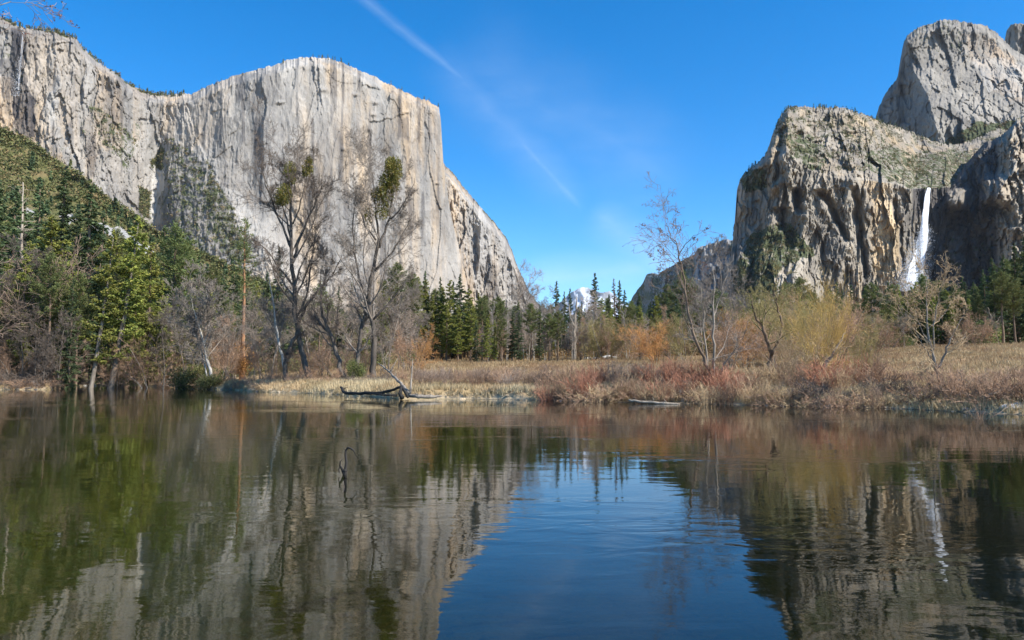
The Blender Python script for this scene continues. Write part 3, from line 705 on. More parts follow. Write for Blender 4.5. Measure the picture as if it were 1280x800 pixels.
# ------------------------------------------------------------------ conifers
def conifer(name, seed, H=30., style='fir', bare=.08, wid=.13, leafmat='fir', bark='bark_brown', lean=0., dens=1.0, warm=.1, nb=120):
    rng = np.random.default_rng(seed)
    root = empty(name)
    tb = Tubes()
    k = 14; hz = np.linspace(0, 1, k)
    wob = np.cumsum(rng.normal(size=(k, 2)) * .06, 0); wob -= wob[0]
    tr = np.stack([wob[:, 0] + lean * H * hz * (1 - .35 * hz), wob[:, 1], hz * H], 1)
    r0 = H * .0135
    rad = r0 * (1 - hz) ** .8 * (1 + .5 * np.exp(-hz * 30)) + .03
    tb.add(tr, rad, 7)
    def at(f): return np.array([np.interp(f, hz, tr[:, i]) for i in range(3)])
    C_, D_, L_, W_, Tn = [], [], [], [], []
    for i in range(nb):
        f = bare + (1 - bare) * ((i + rng.random()) / nb) ** (1.0 if style != 'pine' else .85)
        g = (f - bare) / (1 - bare)
        if style == 'fir': prof = (1 - g) ** .85 * (.45 + .55 * min(1, g * 6)) + .02
        elif style == 'cedar': prof = (1 - g) ** .62 * (.5 + .5 * min(1, g * 4)) * .95 + .02
        else: prof = max(.06, math.sin(math.pi * min(1, g * .85 + .16)) ** .8) * .95
        L = H * wid * prof * rng.uniform(.55, 1.22)
        if rng.random() < .06: L *= .35
        az = rng.uniform(0, 2 * math.pi)
        droop = {'fir': -.25 - .25 * (1 - g), 'cedar': -.10 - .2 * (1 - g), 'pine': .15 + .3 * g - .15}[style] + rng.normal() * .12
        p0 = at(f); d = nrm(np.array([math.cos(az), math.sin(az), droop]))
        n_ = 5; pts = [p0]
        for q in range(n_ - 1):
            d = nrm(d + np.array([0, 0, .10 if style != 'cedar' else .13]) + rng.normal(size=3) * .06)
            pts.append(pts[-1] + d * L / (n_ - 1))
        pts = np.array(pts)
        if L > .7: tb.add(pts, np.linspace(max(.02, L * .02), .01, n_), 3, False)
        tone = rng.random() * .5 + .25 * g
        m = int((8 + L * 31) * dens)
        ff = rng.random(m) ** (.7 if style != 'pine' else .5)
        base = np.stack([np.interp(ff, np.linspace(0, 1, n_), pts[:, j]) for j in range(3)], 1)
        side = nrm(np.cross(pts[-1] - pts[0], [0, 0, 1]))
        sgn = rng.choice([-1, 1], m)
        sp = rng.random(m) * L * .34 * (1.12 - ff)
        off = side[None] * (sgn * sp)[:, None]; off[:, 2] -= rng.random(m) * (.10 + .12 * sp) * (2.2 if style == 'cedar' else 1.0)
        jit = rng.normal(size=(m, 3)) * (.10 if style != 'pine' else .24)
        c = base + off + jit
        dd = nrm(pts[-1] - pts[0])[None] * .7 + side[None] * sgn[:, None] * .8 + rng.normal(size=(m, 3)) * .35
        dd[:, 2] -= {'fir': .15, 'cedar': .35, 'pine': -.3}[style]
        C_.append(c); D_.append(dd)
        sc = rng.uniform(.75, 1.25, m)
        L_.append(sc * (.50 if style != 'pine' else .50)); W_.append(sc * (.19 if style != 'pine' else .15))
        t = np.stack([np.clip(tone + rng.normal(size=m) * .18 + .15 * ff, 0, 1), (rng.random(m) < warm) * rng.random(m), 0 * ff], 1)
        Tn.append(t)
    if bare > .04:       # dead stubs under the crown
        for i in range(int(26 * min(1, bare * 3))):
            f = rng.uniform(.12, bare + .1); az = rng.uniform(0, 6.28); L = H * wid * rng.uniform(.2, .6)
            p = at(f); d = np.array([math.cos(az), math.sin(az), rng.uniform(-.35, .1)])
            tb.add([p, p + d * L * .5, p + d * L + [0, 0, -.1 * L]], [.035, .025, .012], 3, False)
    tb.build('trunk', M[bark], root)
    C_ = np.concatenate(C_); D_ = np.concatenate(D_)
    leaves('crown', C_, D_, np.concatenate(L_), np.concatenate(W_), np.concatenate(Tn), M[leafmat], root, rng)
    root['H'] = H
    return root

# ------------------------------------------------------------------ bare broadleaf trees and shrubs
def grow(out, p, d, L, r, lv, rng, S):
    n = S['n'][lv]; pts = [p]; up = S['up'][lv]; wob = S['wob'][lv]
    for i in range(n):
        d = d + rng.normal(size=3) * wob; d[2] += up; d = d / math.sqrt(d @ d)
        pts.append(pts[-1] + d * (L / n))
    pts = np.array(pts); rads = r * (1 - np.linspace(0, S['tap'][lv], n + 1)); rads = np.maximum(rads, S['rmin'])
    out[lv].append((pts, rads))
    branch(out, pts, rads, L, lv, rng, S)
def branch(out, pts, rads, L, lv, rng, S, f0=None, kids=None):
    if lv + 1 >= len(S['n']): return
    k = S['kids'][lv] if kids is None else kids
    k = int(k) + (rng.random() < k - int(k))
    n = len(pts) - 1
    for c in range(k):
        f = rng.uniform(S['f0'][lv] if f0 is None else f0, 1.0); x = f * n; i = min(int(x), n - 1); w = x - i
        q = pts[i] * (1 - w) + pts[i + 1] * w; rr = rads[i] * (1 - w) + rads[i + 1] * w
        t = pts[i + 1] - pts[i]; t = t / (math.sqrt(t @ t) + 1e-9)
        s = np.cross(t, rng.normal(size=3)); s /= math.sqrt(s @ s) + 1e-9
        a = S['ang'][lv] * rng.uniform(.6, 1.35)
        d = t * math.cos(a) + s * math.sin(a)
        Lc = L * S['lr'][lv] * (1.25 - f * .6) * rng.uniform(.6, 1.25)
        grow(out, q, d, Lc, max(S['rmin'], rr * S['rr']), lv + 1, rng, S)
BARE = dict(n=[7, 6, 4, 3, 2], up=[.02, .10, .07, .05, .02], wob=[.06, .13, .16, .2, .25], tap=[.7, .8, .8, .7, .6], rmin=.016,
            kids=[13, 8, 7, 5], f0=[.28, .2, .15, .1], ang=[.75, .75, .8, .8], lr=[.42, .48, .45, .5], rr=.55)
def bare_tree(name, seed, H=18., S=BARE, stems=1, bark='bark_grey', twigs='twig_grey', lean=(0, 0), spread=.25, r0=None, buds=None, upto=None, trunk_levels=2, straight=False):
    rng = np.random.default_rng(seed); root = empty(name)
    S = dict(S)
    out = [[] for _ in S['n']]
    for s in range(stems):
        az = rng.uniform(0, 6.28)
        sp = spread if stems > 1 else 0
        d = nrm(np.array([math.cos(az) * sp + lean[0], math.sin(az) * sp + lean[1], 1.]))
        h = H * rng.uniform(.75, 1.0) if s else H
        grow(out, np.array([math.cos(az), math.sin(az), 0]) * (.25 if stems > 1 else 0) + [0, 0, -.25], d, h, (r0 or H * .012) * (1 if s == 0 else .8), 0, rng, S)
    tb = Tubes(); tw = Tubes()
    for lv, lst in enumerate(out):
        for pts, rad in lst:
            (tb if lv < trunk_levels else tw).add(pts, rad, (7, 5, 3, 3, 3, 3)[lv], lv == 0)
    tb.build('trunk', M[bark], root)
    tw.build('branches', M[twigs], root, smooth=False)
    if buds:
        ends = np.array([p[-1] for p, r in out[-1]] + [p[1] for p, r in out[-1]])
        if len(ends) > buds[1]: ends = ends[rng.permutation(len(ends))[:buds[1]]]
        m = len(ends)
        leaves('buds', ends + rng.normal(size=(m, 3)) * .05, rng.normal(size=(m, 3)), np.full(m, buds[2]), np.full(m, buds[2] * .6), rng.random((m, 3)), M[buds[0]], root, rng)['kind'] = 'stuff'
    root['H'] = H
    return root
def shrub(name, seed, H=2.6, R=1.3, stems=46, twigs='twig_tan', style='willow', leaf=None):
    """many thin stems from one clump"""
    rng = np.random.default_rng(seed); root = empty(name); tb = Tubes(); tips = []
    for s in range(stems):
        az = rng.uniform(0, 6.28); q = math.sqrt(rng.random()); b = np.array([math.cos(az), math.sin(az), 0]) * q * R * .45 + [0, 0, -.15]
        tilt = q * (.55 if style == 'willow' else 1.15) + rng.normal() * .12
        d = nrm(np.array([math.cos(az) * tilt, math.sin(az) * tilt, 1.])); L = H * rng.uniform(.55, 1.15)
        pts = [b]
        for i in range(5):
            d = nrm(d + rng.normal(size=3) * (.12 if style == 'willow' else .24) + [0, 0, .05 if style == 'willow' else -.10]); pts.append(pts[-1] + d * L / 5)
        pts = np.array(pts); tb.add(pts, np.linspace(.022, .010, 6), 3, False)
        for k in range(9 if style == 'willow' else 13):
            f = rng.uniform(.2, 1) * 5; i = min(int(f), 4); p = pts[i] + (pts[i + 1] - pts[i]) * (f - i)
            t = nrm(pts[i + 1] - pts[i]); d2 = nrm(t + rng.normal(size=3) * (.42 if style == 'willow' else .8)); l2 = L * rng.uniform(.12, .34)
            e = p + d2 * l2 * .5; d3 = nrm(d2 + rng.normal(size=3) * .3 + [0, 0, .12])
            tb.add([p, e, e + d3 * l2 * .5], [.012, .010, .007], 3, False); tips.append(e); tips.append(e + d3 * l2 * .5)
    stem = tb.build('stems', M[twigs], root, smooth=False)
    if leaf:
        tips = np.array(tips); k = leaf[1]; idx = rng.integers(0, len(tips), k)
        c = tips[idx] + rng.normal(size=(k, 3)) * leaf[3]
        leaves('leaves', c, rng.normal(size=(k, 3)), rng.uniform(.7, 1.3, k) * leaf[2], rng.uniform(.7, 1.3, k) * leaf[2] * .5, rng.random((k, 3)), M[leaf[0]], root, rng)
    root['H'] = H
    return root
def leafy(name, seed, H=3., R=2.2, mat='greenbush', n=5200, twigs='twig_dark', lobes=14):
    rng = np.random.default_rng(seed); root = empty(name); tb = Tubes()
    for s in range(20):
        az = rng.uniform(0, 6.28); t = rng.random() * .9
        tb.add([(0, 0, -.2), (math.cos(az) * t * R * .5, math.sin(az) * t * R * .5, H * .45), (math.cos(az) * t * R * .9, math.sin(az) * t * R * .9, H * .8)], [.05, .03, .015], 3, False)
    tb.build('stems', M[twigs], root)
    C_ = []; D_ = []; Tn = []
    for l in range(lobes):
        az = rng.uniform(0, 6.28); q = math.sqrt(rng.random()) * .75; z = rng.uniform(.25, .78) * (1 - .45 * q)
        c = np.array([math.cos(az) * q * R, math.sin(az) * q * R, z * H]); m = n // lobes; tone = rng.random() * .6
        v = rng.normal(size=(m, 3)); v /= np.linalg.norm(v, axis=1)[:, None]; v *= (rng.random(m) ** .45)[:, None]
        pts = c + v * np.array([R * .42, R * .42, H * .30]); pts[:, 2] = np.maximum(pts[:, 2], .05)
        C_.append(pts); D_.append(v + rng.normal(size=(m, 3)) * .6); Tn.append(np.stack([tone + rng.random(m) * .4, (rng.random(m) < .15) * 1., 0 * v[:, 0]], 1))
    C_ = np.concatenate(C_); m = len(C_)
    leaves('leaves', C_, np.concatenate(D_), rng.uniform(.10, .24, m) * H / 3, rng.uniform(.07, .14, m) * H / 3, np.concatenate(Tn), M[mat], root, rng)
    root['H'] = H
    return root

# ------------------------------------------------------------------ placing: every copy is its own thing
REG = []       # (root, px, kind words, row words)
def dup(root):
    r = root.copy(); COL.objects.link(r)
    for ch in list(root.children):
        c = ch.copy(); COL.objects.link(c); c.parent = r
    return r
USED = set()
def gz(x, y): return float(G(np.array([x]), np.array([y]))[0])
def put(proto, px, Y, top=None, H=None, w=1.0, words='', row='', cat='tree', group=None, label=None, rz=None, sink=.1, base_py=None, tilt=None, zoff=0):
    r = proto if proto.name not in USED else dup(proto)
    if r is proto: USED.add(proto.name)
    x = T(px) * Y; z = gz(x, Y) + zoff
    if top is not None: H = ELV(top) * Y + CAMH - z
    s = H / proto['H']
    r.location = (x, Y, z - sink)
    r.scale = (s * w, s * w, s)
    r.rotation_euler = (tilt[0] if tilt else 0, tilt[1] if tilt else 0, random.uniform(0, 6.28) if rz is None else rz)
    PX_ALL = px; REG.append([r, px, Y, words, row, cat, group, label, H])
    return r
PR = {}
for k in range(3):
    PR['fir%d' % k] = conifer('fir_tree', 100 + k, 30, 'fir', .05 + .03 * k, .145 + .02 * k, 'fir', nb=135)
for k in range(3):
    PR['cedar%d' % k] = conifer('cedar_tree', 200 + k, 28, 'cedar', .10 + .06 * k, .17 + .012 * k, 'cedar', warm=.15, nb=120)
for k in range(3):
    PR['pine%d' % k] = conifer('pine_tree', 300 + k, 30, 'pine', .34 + .08 * k, .15 + .012 * k, 'pine', warm=.15, nb=95)
PR['cedar_lean'] = conifer('cedar_tree', 222, 28, 'cedar', .22, .155, 'cedar', bark='bark_grey', lean=.16, nb=105)
PR['browncon'] = conifer('dying_fir_tree', 401, 24, 'fir', .1, .13, 'brownleaf', dens=.45, nb=90)
PR['ponderosa'] = conifer('ponderosa_pine', 402, 30, 'pine', .50, .085, 'pine', bark='bark_orange', nb=52, dens=.75)
for k in range(3):
    PR['bare%d' % k] = bare_tree('bare_tree', 500 + k, 16, bark=['bark_grey', 'bark_dark', 'bark_grey'][k], twigs=['twig_grey', 'twig_dark', 'twig_lilac'][k])
SLIM = dict(BARE, n=[8, 4, 3, 2], up=[.03, .12, .08, .05], wob=[.03, .12, .18, .22], tap=[.75, .7, .7, .6], kids=[24, 7, 5], f0=[.25, .15, .1], ang=[.6, .7, .7], lr=[.20, .45, .5], rr=.4)
for k in range(3):
    PR['slim%d' % k] = bare_tree('slender_bare_tree', 520 + k, 14, S=SLIM, stems=2 + k, spread=.10, bark='bark_pale' if k < 2 else 'bark_grey', twigs=['twig_grey', 'twig_lilac', 'twig_brown'][k], r0=.11, trunk_levels=1)
BUSHY = dict(BARE, n=[4, 4, 3, 2], up=[.02, .06, .05, .0], wob=[.12, .18, .22, .25], tap=[.7, .7, .7, .6], rmin=.012, kids=[9, 8, 6], f0=[.15, .1, .1], ang=[.6, .7, .8], lr=[.5, .5, .5], rr=.5)
for k, (tw, nm) in enumerate((('twig_brown', 'brown'), ('twig_purple', 'purple'), ('twig_olive', 'olive'), ('twig_orange', 'orange'))):
    PR['bush_' + nm] = bare_tree('bushy_bare_tree', 540 + k, 8, S=BUSHY, stems=6, spread=.55, bark='bark_grey' if nm != 'orange' else 'twig_orange', twigs=tw, r0=.09, trunk_levels=1)
PR['will_tan'] = shrub('willow_shrub', 601, 2.6, 1.3, 44, 'twig_tan')
PR['will_brown'] = shrub('willow_shrub', 602, 2.6, 1.4, 46, 'twig_brown')
PR['will_purple'] = shrub('willow_shrub', 603, 2.4, 1.3, 50, 'twig_purple')
PR['will_lilac'] = shrub('willow_shrub', 608, 2.4, 1.3, 50, 'twig_lilac')
PR['will_red'] = shrub('dogwood_shrub', 604, 2.2, 1.3, 50, 'twig_red')
PR['bram_brown'] = shrub('bramble_shrub', 605, 1.8, 1.6, 46, 'twig_brown', 'bramble')
PR['bram_dark'] = shrub('bramble_shrub', 606, 1.9, 1.6, 46, 'twig_dark', 'bramble')
PR['bram_tan'] = shrub('bramble_shrub', 607, 1.6, 1.6, 40, 'twig_tan', 'bramble')
PR['green'] = leafy('green_shrub', 611, 3, 2.6)
PR['darkgreen'] = leafy('dark_green_shrub', 612, 3, 2.4, 'brush')
rnd = random.Random(11)
# ------------------------------------------------------------------ the two large mistletoe trees and others traced limb by limb
def traced(name, seed, Y, limbs, S, bark, twigs, kids=8, mist=None, deep=1.6, buds=None, f0=.25, trunk_levels=1, lr=.34):
    """limbs: lists of (px, py, radius_m); each limb then branches on its own; limbs also lean towards and away from the viewer"""
    rng = np.random.default_rng(seed)
    bx = limbs[0][0]; x0 = T(bx[0]) * Y; z0 = gz(x0, Y)
    root = empty(name, (x0, Y, z0))
    tb = Tubes(); tw = Tubes(); out = [[] for _ in S['n']]
    for li, lm in enumerate(limbs):
        m = len(lm); dyt = rng.uniform(-deep, deep) if li else .3
        pts = []
        for i, (px, py, r) in enumerate(lm):
            f = i / (m - 1); yy = Y + (dyt * f ** 1.3 if li else .2 * math.sin(i))
            x, y, z = P(px, py, yy); pts.append((float(x) - x0, float(y) - Y, float(z) - z0))
        pts = np.array(pts); rad = np.array([r for *_, r in lm])
        if li == 0 or lm[0][1] > 465: pts[0, 2] = -.4
        # finer, slightly crooked line
        tt = np.linspace(0, m - 1, (m - 1) * 3 + 1)
        pf = np.stack([np.interp(tt, np.arange(m), pts[:, j]) for j in range(3)], 1); rf = np.interp(tt, np.arange(m), rad)
        pf[1:-1] = (pf[:-2] + pf[2:] + 2 * pf[1:-1]) / 4; pf[1:] += rng.normal(size=(len(pf) - 1, 3)) * np.array([.07, .07, .03]) * min(1, Y / 60)
        tb.add(pf, rf, 8)
        L = float(np.sum(np.linalg.norm(np.diff(pf, axis=0), axis=1)))
        S2 = dict(S); S2['lr'] = [lr] + list(S['lr'][1:])
        branch(out, pf, rf, L, 0, rng, S2, f0=f0, kids=kids * (L / 18.))
    for lv, lst in enumerate(out):
        for pts, rad in lst:
            (tb if lv < trunk_levels else tw).add(pts, rad, (7, 5, 3, 3, 3, 3)[lv], False)
    tb.build('trunk', M[bark], root); tw.build('branches', M[twigs], root, smooth=False)
    if buds:
        ends = np.array([p[-1] for p, r in out[-1]]); ends = ends[rng.permutation(len(ends))[:buds[1]]]; m = len(ends)
        leaves('buds', ends, rng.normal(size=(m, 3)), np.full(m, buds[2]), np.full(m, buds[2] * .6), rng.random((m, 3)), M[buds[0]], root, rng)['kind'] = 'stuff'
    for (px, py, R, dy, dens) in (mist or []):
        x, y, z = P(px, py, Y + dy); c = np.array([float(x) - x0, dy, float(z) - z0]); m = int(1000 * R * R * dens)
        v = rng.normal(size=(m, 3)); v /= np.linalg.norm(v, axis=1)[:, None]; v *= (rng.random(m) ** .5)[:, None] * R
        v += (fbm(v[:, 0] * 2, v[:, 1] * 2 + v[:, 2] * 2, 5, 2)[:, None] - .5) * R * .5
        leaves('mistletoe', c + v * np.array([.85, .85, 1.15]), v + rng.normal(size=(m, 3)) * .5, rng.uniform(.16, .34, m), rng.uniform(.07, .13, m), np.stack([rng.random(m), (rng.random(m) < .25) * 1., rng.random(m)], 1), M['mistle'], root, rng)
    return root
BIG = dict(BARE, n=[7, 7, 5, 4, 2], up=[.02, .09, .06, .04, .0], wob=[.06, .12, .15, .2, .25], rmin=.014, kids=[8, 8, 7, 5], f0=[.2, .15, .12, .1], ang=[.7, .65, .7, .8], lr=[.34, .50, .48, .5], rr=.5)
a = traced('mistletoe_tree', 1, 97, [
    [(388, 477, 0.484), (381, 452, 0.390), (375, 431, 0.359), (370, 392, 0.328), (366, 350, 0.281), (364, 307, 0.234), (363, 265, 0.172), (365, 225, 0.101), (364, 200, 0.039)],
    [(357, 477, 0.390), (356, 455, 0.328), (364, 432, 0.281), (371, 415, 0.234)],
    [(373, 405, 0.234), (380, 385, 0.203), (394, 368, 0.172), (410, 350, 0.133), (420, 335, 0.078), (428, 318, 0.039)],
    [(365, 312, 0.187), (357, 290, 0.156), (347, 269, 0.125), (338, 245, 0.094), (331, 225, 0.062), (325, 203, 0.031)],
    [(366, 325, 0.172), (374, 300, 0.140), (383, 278, 0.109), (392, 258, 0.078), (400, 240, 0.055), (408, 222, 0.023)],
    [(371, 395, 0.172), (384, 372, 0.140), (388, 340, 0.109), (391, 312, 0.078), (396, 280, 0.039)],
    [(364, 300, 0.125), (354, 262, 0.094), (350, 238, 0.062), (353, 215, 0.031)],
    [(366, 280, 0.117), (377, 252, 0.078), (382, 225, 0.062), (386, 203, 0.031)],
    [(368, 360, 0.156), (350, 335, 0.117), (338, 318, 0.078), (320, 300, 0.039)]], BIG, 'bark_dark', 'twig_dark', 9,
    [(362, 212, 1.0, 0, 1.0), (384, 212, .9, .3, 1.0), (386, 202, .6, .3, .9), (355, 243, 1.3, -.3, .9), (350, 250, .8, -.4, .6), (366, 225, .5, 0, .8)])
tag(a, 'left of the two tallest bare trees, split dark trunk, few small mistletoe clumps', 'tree', 'mistletoe-laden bare trees')
a = traced('mistletoe_tree', 2, 94, [
    [(466, 478, 0.468), (467, 455, 0.374), (468, 426, 0.328), (466, 400, 0.281), (460, 382, 0.265), (463, 350, 0.234), (474, 307, 0.203), (472, 285, 0.156), (470, 262, 0.109), (468, 240, 0.062), (466, 215, 0.023)],
    [(444, 474, 0.312), (448, 440, 0.281), (452, 410, 0.250), (459, 384, 0.234)],
    [(474, 310, 0.172), (481, 290, 0.148), (487, 273, 0.125), (491, 245, 0.101), (492, 220, 0.070), (494, 198, 0.031)],
    [(462, 380, 0.187), (452, 360, 0.156), (444, 324, 0.117), (440, 290, 0.086), (442, 260, 0.055), (445, 240, 0.023)],
    [(467, 340, 0.156), (485, 322, 0.125), (500, 300, 0.086), (510, 280, 0.047), (517, 262, 0.023)],
    [(470, 300, 0.125), (455, 280, 0.094), (450, 262, 0.062), (448, 240, 0.031)],
    [(487, 275, 0.109), (503, 258, 0.078), (512, 240, 0.047), (520, 225, 0.023)],
    [(466, 400, 0.156), (485, 380, 0.117), (498, 365, 0.078), (510, 345, 0.039)]], BIG, 'bark_dark', 'twig_grey', 11,
    [(492, 212, 1.5, 0, 1.0), (486, 228, 1.5, .2, 1.0), (482, 243, 1.3, -.2, .95), (488, 205, .9, .2, 1.0), (470, 243, .9, 0, .7), (461, 268, 1.1, .3, .5), (478, 262, 1.2, 0, .6), (492, 232, .9, -.4, .9)])
tag(a, 'right of the two tallest bare trees, crown heavy with green mistletoe', 'tree', 'mistletoe-laden bare trees')
a = traced('leaning_bare_tree', 3, 95, [
    [(431, 478, 0.357), (425, 458, 0.306), (419, 435, 0.272), (412, 416, 0.238), (406, 401, 0.204), (402, 380, 0.153), (400, 355, 0.085), (404, 330, 0.034)],
    [(412, 416, 0.170), (404, 410, 0.136), (395, 395, 0.093), (388, 380, 0.043)]], BIG, 'bark_dark', 'twig_dark', 10)
tag(a, 'dark bare tree leaning left between the two tall mistletoe trees', 'tree')
a = traced('pale_leaning_tree', 4, 100, [
    [(360, 487, .24), (357, 470, .22), (352, 445, .19), (346, 415, .16), (342, 385, .12), (338, 355, .07), (334, 330, .03)]], BIG, 'bark_pale', 'twig_grey', 11)
tag(a, 'thin pale trunk leaning left just in front of the left mistletoe tree', 'tree')
a = traced('white_trunked_tree', 5, 112, [
    [(268, 489, .26), (264, 470, .25), (259, 448, .22), (254, 425, .18), (248, 402, .13), (242, 385, .07), (238, 368, .03)],
    [(256, 430, .12), (262, 410, .09), (262, 385, .05), (258, 362, .02)],
    [(262, 470, .14), (256, 455, .12), (251, 432, .08), (244, 410, .04)]], dict(BIG, rmin=.022), 'bark_pale', 'twig_grey', 16, lr=.42)
tag(a, 'white-barked bare tree leaning left over the water at the left shore', 'tree')
TALL = dict(BARE, n=[7, 5, 4, 3, 2], up=[.0, .06, .05, .02, 0], wob=[.05, .16, .2, .25, .3], rmin=.009, kids=[8, 6, 4, 3], f0=[.3, .15, .12, .1], ang=[.8, .7, .7, .8], lr=[.3, .5, .5, .5], rr=.45)
M['budleaf'] = foliage_mat('dark_red_buds', (.06, .015, .015), (.16, .05, .04), (.20, .07, .05))
a = traced('tall_leaning_bare_tree', 6, 57, [
    [(898, 488, 0.150), (890, 472, 0.129), (880, 448, 0.116), (870, 424, 0.102), (861, 395, 0.088), (856, 362, 0.075), (851, 330, 0.058), (846, 308, 0.041), (838, 292, 0.027), (832, 280, 0.014)],
    [(849, 318, 0.034), (856, 305, 0.027), (866, 295, 0.017), (878, 289, 0.008)],
    [(851, 330, 0.034), (840, 326, 0.024), (826, 327, 0.017), (812, 330, 0.008)],
    [(846, 306, 0.034), (836, 296, 0.024), (822, 288, 0.014), (808, 282, 0.008)],
    [(856, 365, 0.041), (866, 345, 0.031), (872, 325, 0.020), (880, 312, 0.010)],
    [(868, 420, 0.048), (856, 396, 0.034), (846, 372, 0.024), (838, 356, 0.010)]], TALL, 'bark_brown', 'twig_purple', 12, buds=('budleaf', 800, .10), f0=.4)
tag(a, 'tallest thin bare tree of the right bank, leaning left, dotted with dark red buds', 'tree')
a = traced('twin_stemmed_bare_tree', 7, 58, [
    [(894, 487, 0.130), (893, 465, 0.111), (892, 430, 0.091), (892, 400, 0.078), (893, 370, 0.058), (894, 345, 0.033), (890, 322, 0.013)],
    [(892, 405, 0.065), (897, 380, 0.052), (903, 358, 0.039), (909, 338, 0.026), (916, 318, 0.010)],
    [(887, 487, 0.104), (884, 460, 0.085), (881, 430, 0.072), (880, 400, 0.052), (876, 370, 0.033), (874, 350, 0.013)],
    [(893, 468, 0.065), (905, 455, 0.052), (916, 440, 0.033), (925, 425, 0.013)]], dict(TALL, rmin=.010), 'bark_grey', 'twig_grey', 18, f0=.2)
tag(a, 'upright grey bare tree with a second stem, just right of the tall leaning tree', 'tree')
a = traced('forked_tree', 8, 62, [
    [(959, 470, .24), (962, 455, .20), (965, 442, .18), (958, 425, .15), (952, 408, .12), (945, 395, .09), (940, 378, .05), (932, 362, .02)],
    [(964, 444, .15), (972, 428, .13), (978, 412, .11), (976, 395, .09), (970, 378, .07), (966, 362, .05), (974, 345, .02)],
    [(952, 408, .08), (958, 392, .06), (955, 375, .03)]], dict(TALL, rmin=.011), 'bark_brown', 'twig_olive', 14)
tag(a, 'crooked forked tree in the meadow between the pale trees and the yellow willow', 'tree')
a = traced('slanting_dead_trunk', 9, 55, [
    [(992, 492, .20), (1010, 480, .18), (1022, 470, .15), (1032, 455, .12), (1042, 440, .09), (1052, 425, .05), (1056, 415, .02)]], dict(TALL, rmin=.011), 'snag', 'twig_tan', 8)
tag(a, 'bleached dead trunk slanting up to the right through the yellow willow', 'fallen tree')
a = traced('bare_tree', 10, 47, [
    [(1176, 490, .17), (1175, 478, .13), (1172, 462, .11), (1167, 450, .09), (1161, 425, .075), (1158, 400, .055), (1157, 372, .035), (1159, 350, .02), (1160, 338, .01)],
    [(1171, 460, .08), (1179, 446, .065), (1186, 430, .05), (1193, 414, .035), (1202, 398, .022), (1212, 384, .010)],
    [(1165, 442, .06), (1168, 415, .045), (1170, 390, .035), (1174, 368, .02), (1180, 352, .01)],
    [(1168, 452, .04), (1158, 440, .03), (1149, 424, .02), (1142, 408, .01)],
    [(1174, 478, .035), (1164, 468, .022), (1152, 462, .012)], [(1182, 438, .03), (1196, 428, .02), (1209, 420, .01)],
    [(1164, 430, .04), (1152, 412, .025), (1146, 390, .012)], [(1160, 412, .035), (1178, 396, .02), (1190, 376, .01)]], dict(TALL, rmin=.010, kids=[8, 7, 5, 3]), 'bark_grey', 'twig_tan', 20, f0=.15, lr=.40)
tag(a, 'pale bare tree with V-shaped stems standing alone on the right bank below the waterfall', 'tree')
a = traced('dead_snag', 12, 150, [
    [(718, 452, .42), (718, 430, .38), (718, 408, .34), (719, 395, .28), (721, 383, .18), (720, 372, .08)],
    [(718, 408, .24), (713, 398, .2), (711, 388, .14), (713, 380, .08)],
    [(720, 392, .15), (727, 384, .1), (729, 376, .05)]], dict(TALL, rmin=.02, kids=[3, 2, 2, 1]), 'snag', 'snag', 3)
tag(a, 'bleached broken snag at the far edge of the meadow below the snowy mountain', 'dead tree')
a = traced('dead_snag', 13, 150, [
    [(1234, 432, .30), (1236, 418, .28), (1241, 408, .24), (1239, 398, .16), (1236, 390, .1), (1235, 384, .04)],
    [(1240, 408, .14), (1246, 402, .1), (1250, 396, .04)]], dict(TALL, rmin=.02, kids=[3, 2, 2, 1]), 'snag', 'snag', 3)
tag(a, 'white crooked snag behind the round green shrubs at the right', 'dead tree')
a = traced('dead_snag', 14, 165, [
    [(27, 440, .45), (27, 380, .38), (27.5, 320, .30), (28, 260, .20), (29, 228, .10)]], dict(TALL, rmin=.03, kids=[3, 2, 1, 1], ang=[1.3, .8, .8, .8]), 'snag', 'snag', 10, lr=.08, f0=.5)
tag(a, 'tall bleached snag with its bare top above the conifers at the left edge', 'dead tree')

